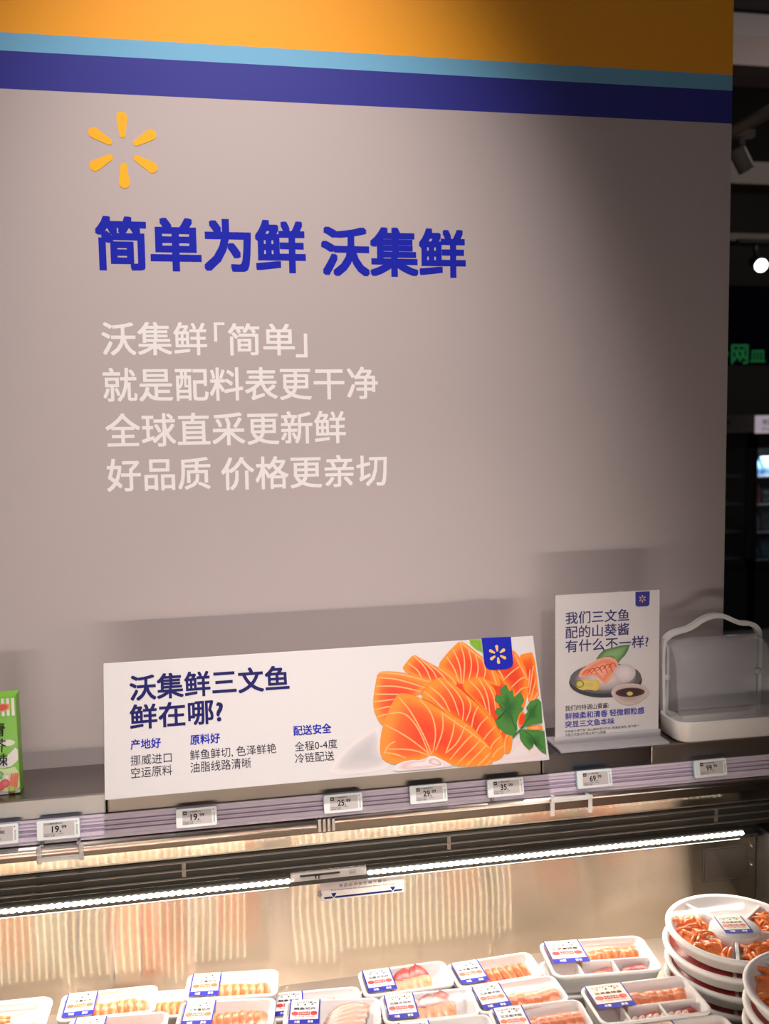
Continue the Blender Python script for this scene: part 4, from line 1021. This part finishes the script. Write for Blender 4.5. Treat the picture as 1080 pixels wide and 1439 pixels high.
# round platters
def platter(cx, cy, z0, R, label, top, group, turn=0.0):
    t = thing('round_platter', (cx, cy, z0), label, 'food platter', group, turn)
    h = 0.029; n = 56; mb = MB()
    C_ = lambda r, z: ring(circle(r, n), z)
    mb.loft([C_(R * 0.86, 0), C_(R * 0.88, 0.001), C_(R * 0.965, h - 0.010), C_(R, h - 0.008), C_(R + 0.001, h - 0.003), C_(R - 0.001, h), C_(R - 0.007, h), C_(R - 0.010, h - 0.002), C_(R * 0.86, 0.008)], M_FOAM)
    mb.build('platter_shell', t)
    mb = MB(); hr = R * 0.36
    mb.loft([ring(circle(hr + 0.004, 32), 0.0078), ring(circle(hr, 32), h - 0.003), ring(circle(hr - 0.002, 32), h - 0.001)], M_FOAM, cap0=False); mb.build('hub', t)
    mb = MB()
    for k in range(4):
        a = math.radians((30, 106, 236, 328)[k]); A = Matrix.Rotation(a, 4, 'Z')
        mb.box(hr - 0.002, R * 0.90, -0.003, 0.003, 0.0078, h - 0.004, M_FOAM, 0.001, M=A)
    mb.build('divider', t)
    if top:
        for k, (a0, a1) in enumerate(((111, 231), (241, 323), (333, 385), (36, 100))):
            if k == 3: continue
            nn = 14; mb = MB(); ro, ri = R * 0.845, hr + 0.007
            arc = [math.radians(a0 + 5 + (a1 - a0 - 10) * j / nn) for j in range(nn + 1)]
            mb.loft([[(r * math.cos(q), r * math.sin(q), z) for q in arc] for r, z in ((ri, 0.0085), (ri + 0.010, 0.019), ((ri + ro) / 2, 0.0215), (ro - 0.010, 0.019), (ro, 0.0085))], M_ROE, cap0=False, cap1=False, closed=False)
            mb.build('salmon_layer', t)
            for i in range(30):
                a = math.radians(rnd.uniform(a0 + 3, a1 - 3)); r = rnd.uniform(hr + 0.012, R * 0.84)
                o = slab(0.0065, rnd.uniform(0.024, 0.038), rnd.uniform(0.005, 0.008), 0.0, M_ROE).build('salmon_shred', t)
                o.location = (r * math.cos(a), r * math.sin(a), 0.0165 + rnd.uniform(0, 0.004)); o.rotation_euler = (rnd.uniform(-.2, .2), rnd.uniform(-.3, .3), rnd.uniform(0, PI))
        mb = sleeve(0.07, 0.068, h, -0.026, 0.024, ('cream', 'red', '三文鱼拼盘'))
        o = mb.build('paper_label', t); o.location = (0.001, 0.002, -0.0005); o.rotation_euler = (0, 0, -turn - 0.15)
    else:
        mb = MB(); mb.loft([ring(circle(R * 0.90, 40), 0.010), ring(circle(R * 0.90, 40), h - 0.006)], M_CLAMRED); mb.build('red_fish_layer', t)
    mb = MB(); mb.add(ring(circle(R - 0.004, 48), h + 0.0005), [tuple(range(48))], M_FILM) ; mb.build('film', t)
    return t
pc = atZ(1031, 1299, 0.70); R1 = 0.119
ST = 0.0325
names = ['topmost round white platter of orange salmon shreds with a square label, back stack', 'second round white platter down the back stack', 'third round white platter down the back stack', 'lowest round white platter of the back stack']
for k in range(4):
    platter(pc.x + (0.002, -0.002, 0.001, 0)[k], pc.y + (0, 0.002, -0.001, 0)[k], ZB + (3 - k) * ST, R1, names[k], k == 0, 'round platters in the back stack', 0.1)
qc = atZ(1161, 1386, 0.735)
names = ['topmost round platter of the front stack, orange shreds cut off by the right edge', 'second round platter down the front stack', 'third round platter down the front stack', 'fourth round platter down the front stack', 'lowest round platter of the front stack']
for k in range(5):
    platter(qc.x, qc.y, ZB + (4 - k) * ST, R1, names[k], k == 0, 'round platters in the front stack', 0.08)

# ------------------------------------------------------------------ background aisle
M_DUCT = principled('duct_grey', (0.45, 0.40, 0.39), 0.7)
def px_box(name, px0, px1, py0, py1, Y, depth, mat, label, cat, bevel=0.0, group=None):
    a, b_ = atY(px0, py1, Y), atY(px1, py0, Y)
    mb = MB(); mb.box(a.x, b_.x, Y, Y + depth, a.z, b_.z, mat, bevel)
    return tag(mb.build(name), label, cat, group)
a, b_ = atY(1000, 28, 6.4), atY(1000, -40, 6.4)
mb = MB()
for k in range(7): mb.box(3.4, 5.4, 6.2, 6.6, a.z + 0.08 + k * 0.052, a.z + 0.105 + k * 0.052, principled('louvre_dark', (0.06, 0.06, 0.058), 0.6))
mb.box(3.35, 3.4, 6.2, 6.6, a.z + 0.07, a.z + 0.46, M_CEIL); mb.box(5.4, 5.45, 6.2, 6.6, a.z + 0.07, a.z + 0.46, M_CEIL)
tag(mb.build('louvre_grille'), 'dark slatted ceiling louvre at the top right corner', 'ceiling grille')
px_box('air_duct', 990, 1180, 28, 53, 6.4, 0.4, M_DUCT, 'grey ceiling duct directly under the dark louvre', 'duct')
px_box('air_duct', 990, 1180, 58, 88, 6.3, 0.4, principled('duct_brown', (0.40, 0.32, 0.29), 0.7), 'brownish ceiling duct, the lower one under the louvre', 'duct')
px_box('ceiling_beam', 990, 1180, 232, 256, 6.6, 0.3, principled('beam_brown', (0.20, 0.165, 0.14), 0.7), 'dim brown ceiling beam behind the white track light', 'beam')
px_box('ceiling_beam', 990, 1180, 331, 337, 6.5, 0.2, principled('beam_dark', (0.12, 0.10, 0.09), 0.7), 'thin dark beam above the glowing spotlight', 'beam')
# track light
tp = atY(1042, 224, 4.0)
t = thing('track_light', (tp.x, tp.y, tp.z), 'unlit white cylinder track light hanging from a slanting rail', 'spotlight')
M_LAMPW = principled('lamp_housing', (0.42, 0.35, 0.32), 0.5)
a, b_ = atY(1034, 209, 4.0) - tp, atY(1049, 240, 4.0) - tp
mb = MB(); d = (b_ - a)
mb.tube([a, a + d * 0.05, a + d * 0.9, b_], [0.030, 0.037, 0.037, 0.034], M_LAMPW, 16); mb.build('lamp_housing', t)
mb = MB(); r0, r1 = atY(1012, 196, 4.0) - tp, atY(1120, 134, 4.0) - tp; mb.tube([r0, r1], 0.028, principled('rail_brown', (0.30, 0.22, 0.19), 0.6), 8); mb.build('track_rail', t)
mb = MB(); mb.tube([atY(1042, 186, 4.0) - tp, atY(1042, 204, 4.0) - tp], 0.014, M_LAMPW, 8); mb.box(-0.05, 0.05, -0.02, 0.02, (atY(1042, 190, 4.0) - tp).z - 0.01, (atY(1042, 183, 4.0) - tp).z, M_LAMPW); mb.build('swivel_arm', t)
# lit spotlight
tp = atY(1069, 373, 5.0)
t = thing('track_light', (tp.x, tp.y, tp.z), 'lit round spotlight with a glowing white face', 'spotlight')
dirv = Vector((-0.25, -1.0, -0.35)).normalized(); e1 = dirv.cross(Vector((0, 0, 1))).normalized(); e2 = e1.cross(dirv)
def disc(c, r): return [c + e1 * r * math.cos(2 * PI * k / 20) + e2 * r * math.sin(2 * PI * k / 20) for k in range(20)]
mb = MB(); z0 = Vector((0, 0, 0)); mb.loft([disc(z0, 0.038), disc(z0 - dirv * 0.05, 0.040), disc(z0 - dirv * 0.12, 0.034)], M_BLACK); mb.build('lamp_housing', t)
mb = MB(); mb.add(disc(z0 + dirv * 0.001, 0.036), [tuple(range(20))], emission('lamp_face', (1, 0.97, 0.93), 6)); mb.build('lamp_face', t)
mb = MB(); mb.tube([(0.0, 0.05, 0.03), (-0.01, 0.05, 0.13)], 0.012, M_GRILLE, 8); mb.box(-0.12, 0.10, 0.03, 0.07, 0.13, 0.15, M_GRILLE); mb.build('mount', t)
# black hanging sign with green letters
a, b_ = atY(1000, 513, 6.0), atY(1170, 403, 6.0)
t = thing('hanging_sign', ((a.x + b_.x) / 2, 6.0, a.z), 'black hanging sign board with dim green characters', 'sign')
w_ = (b_.x - a.x) / 2; hh = b_.z - a.z
mb = MB(); mb.box(-w_, w_, 0, 0.06, 0, hh, principled('board_black', (0.003, 0.003, 0.008), 0.6, **{'Specular IOR Level': 0.0})); mb.build('sign_board', t)
M_GREEN = emission('green_letters', srgb(24, 110, 60), 0.3)
mb = MB()
for ch, p0, p1, q0, q1 in (('冷', 1004, 1024, 489, 509), ('网', 1026.5, 1051, 484, 511.5), ('皿', 1053, 1075, 492, 509)):
    A0, A1 = atY(p0, q1, 5.998), atY(p1, q0, 5.998)
    mb.text(ch, M_GREEN, A0.x - (a.x + b_.x) / 2, A1.x - (a.x + b_.x) / 2, A0.z - a.z, A1.z - a.z, z=0.004, bold=0.02)
mb.build('green_lettering', t, M=UPRIGHT)
# upright freezers
M_FRZ = principled('freezer_black', (0.006, 0.006, 0.006), 0.4)
def freezer(px0, px1, label, lit):
    Y = 6.5; a = atY(px0, 583, Y); b_ = atY(px1, 583, Y); zt = a.z; cx = (a.x + b_.x) / 2; w_ = (b_.x - a.x) / 2
    t = thing('upright_freezer', (cx, Y + 0.4, 0), label, 'freezer', 'upright freezers in the far aisle')
    z1 = zt - 0.005; zh = atY(px0, 609, Y).z; zd = atY(px0, 630, Y).z; zb = atY(px0, 788, Y).z
    mb = MB(); mb.box(-w_, w_, 0.30, 0.34, 0, z1, M_FRZ); mb.box(-w_, -w_ + 0.03, -0.40, 0.34, 0, z1, M_FRZ); mb.box(w_ - 0.03, w_, -0.40, 0.34, 0, z1, M_FRZ); mb.box(-w_, w_, -0.40, 0.34, 0, zb - 0.05, M_FRZ); mb.box(-w_, w_, -0.40, 0.34, zh, z1, M_FRZ)
    mb.build('body', t)
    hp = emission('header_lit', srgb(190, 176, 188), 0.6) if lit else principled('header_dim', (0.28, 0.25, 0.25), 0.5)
    mb = MB(); mb.box(-w_ + 0.005, w_ - 0.005, -0.42, -0.40, zh, z1, hp)
    A = Matrix.Translation((0, -0.4205, 0)) @ UPRIGHT
    mb.text('冷冻食品', M_DARKTEXT, -w_ + 0.05, -w_ + 0.22, zh + (z1 - zh) * 0.45, zh + (z1 - zh) * 0.8, z=0, bold=0.02, M=A)
    mb.text('好品质', M_DARKTEXT, -w_ + 0.05, -w_ + 0.18, zh + (z1 - zh) * 0.15, zh + (z1 - zh) * 0.35, z=0, M=A); mb.build('header_panel', t)
    fw = 0.025 if lit else 0.06
    mb = MB(); mb.box(-w_, -w_ + fw, -0.42, -0.40, zb - 0.05, zh, M_FRZ); mb.box(w_ - fw, w_, -0.42, -0.40, zb - 0.05, zh, M_FRZ); mb.box(-w_, w_, -0.42, -0.40, zd, zh, M_FRZ); mb.box(-w_, w_, -0.42, -0.40, zb - 0.05, zb, M_FRZ)
    d = mb.build('door_frame', t)
    mb = MB(); mb.box(-w_ + fw, w_ - fw, -0.414, -0.410, zb, zd, M_ACRYL2); mb.build('door_glass', d)
    for k in range(4):
        z = zb + (zd - zb) * k / 4
        mb = MB(); mb.box(-w_ + 0.03, w_ - 0.03, -0.36, 0.28, z - 0.012, z, principled('wire_shelf', (0.35, 0.35, 0.37), 0.4)); mb.build('shelf', t)
    if lit:
        l = area('freezer_lamp', (cx, Y + 0.03, zd + 0.02), (cx, Y + 0.25, zb), 14, 2 * w_ - 0.1, 0.03, (0.85, 0.93, 1.0))
    return cx, w_, Y, zb, zd
M_ACRYL2 = clear_plastic('freezer_glass', (0.8, 0.82, 0.84), 0.01)
packs = [srgb(90, 130, 180), srgb(226, 150, 80), srgb(130, 170, 200), srgb(200, 190, 205), srgb(150, 120, 150), srgb(150, 160, 165), srgb(196, 90, 80), srgb(216, 190, 120), srgb(120, 130, 134)]
def stock(fz, cols, n, tone, word):
    cx, w_, Y, zb, zd = fz; k = 0
    names = ['bottom', 'second lowest', 'second highest', 'top']
    for s in range(4):
        z = zb + (zd - zb) * s / 4
        for i in range(n):
            c = cols[(s * 3 + i * 2) % len(cols)]; k += 1
            x = cx - w_ + 0.075 + i * 0.105; h = (zd - zb) / 4 * (0.55 + 0.25 * ((s + i) % 3) / 2)
            mb = MB()
            m_ = principled('pack_%d' % cols.index(c) if tone else 'dim_pack_%d' % cols.index(c), tuple(v * (1 if tone else 0.35) for v in c), 0.4)  # dim freezer's packs have its shade multiplied into their colour
            mb.loft([ring(rrect(0.088, 0.10, 0.02, 3), 0.0), ring(rrect(0.092, 0.11, 0.02, 3), h * 0.5), ring(rrect(0.086, 0.05, 0.02, 3), h * 0.9), ring(rrect(0.086, 0.012, 0.005, 3), h)], m_)
            o = mb.build('frozen_food_pack'); o.location = (x, Y + 0.13, z)
            tag(o, '%s frozen pack, %s from left on the %s shelf, %s freezer' % (['blue', 'orange', 'pale blue', 'pale lilac', 'mauve', 'grey', 'red', 'yellow', 'dark grey'][packs.index(c)], ['first', 'second', 'third'][i], names[s], word), 'food pack', 'packs in the %s freezer' % word)
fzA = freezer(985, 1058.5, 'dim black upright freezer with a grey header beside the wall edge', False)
fzB = freezer(1059.5, 1170, 'lit black upright freezer with a pale header at the right edge', True)
cxA, wA = fzA[0], fzA[1]
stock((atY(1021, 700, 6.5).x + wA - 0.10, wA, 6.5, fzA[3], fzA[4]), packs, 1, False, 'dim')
stock(fzB, packs, 2, True, 'lit')
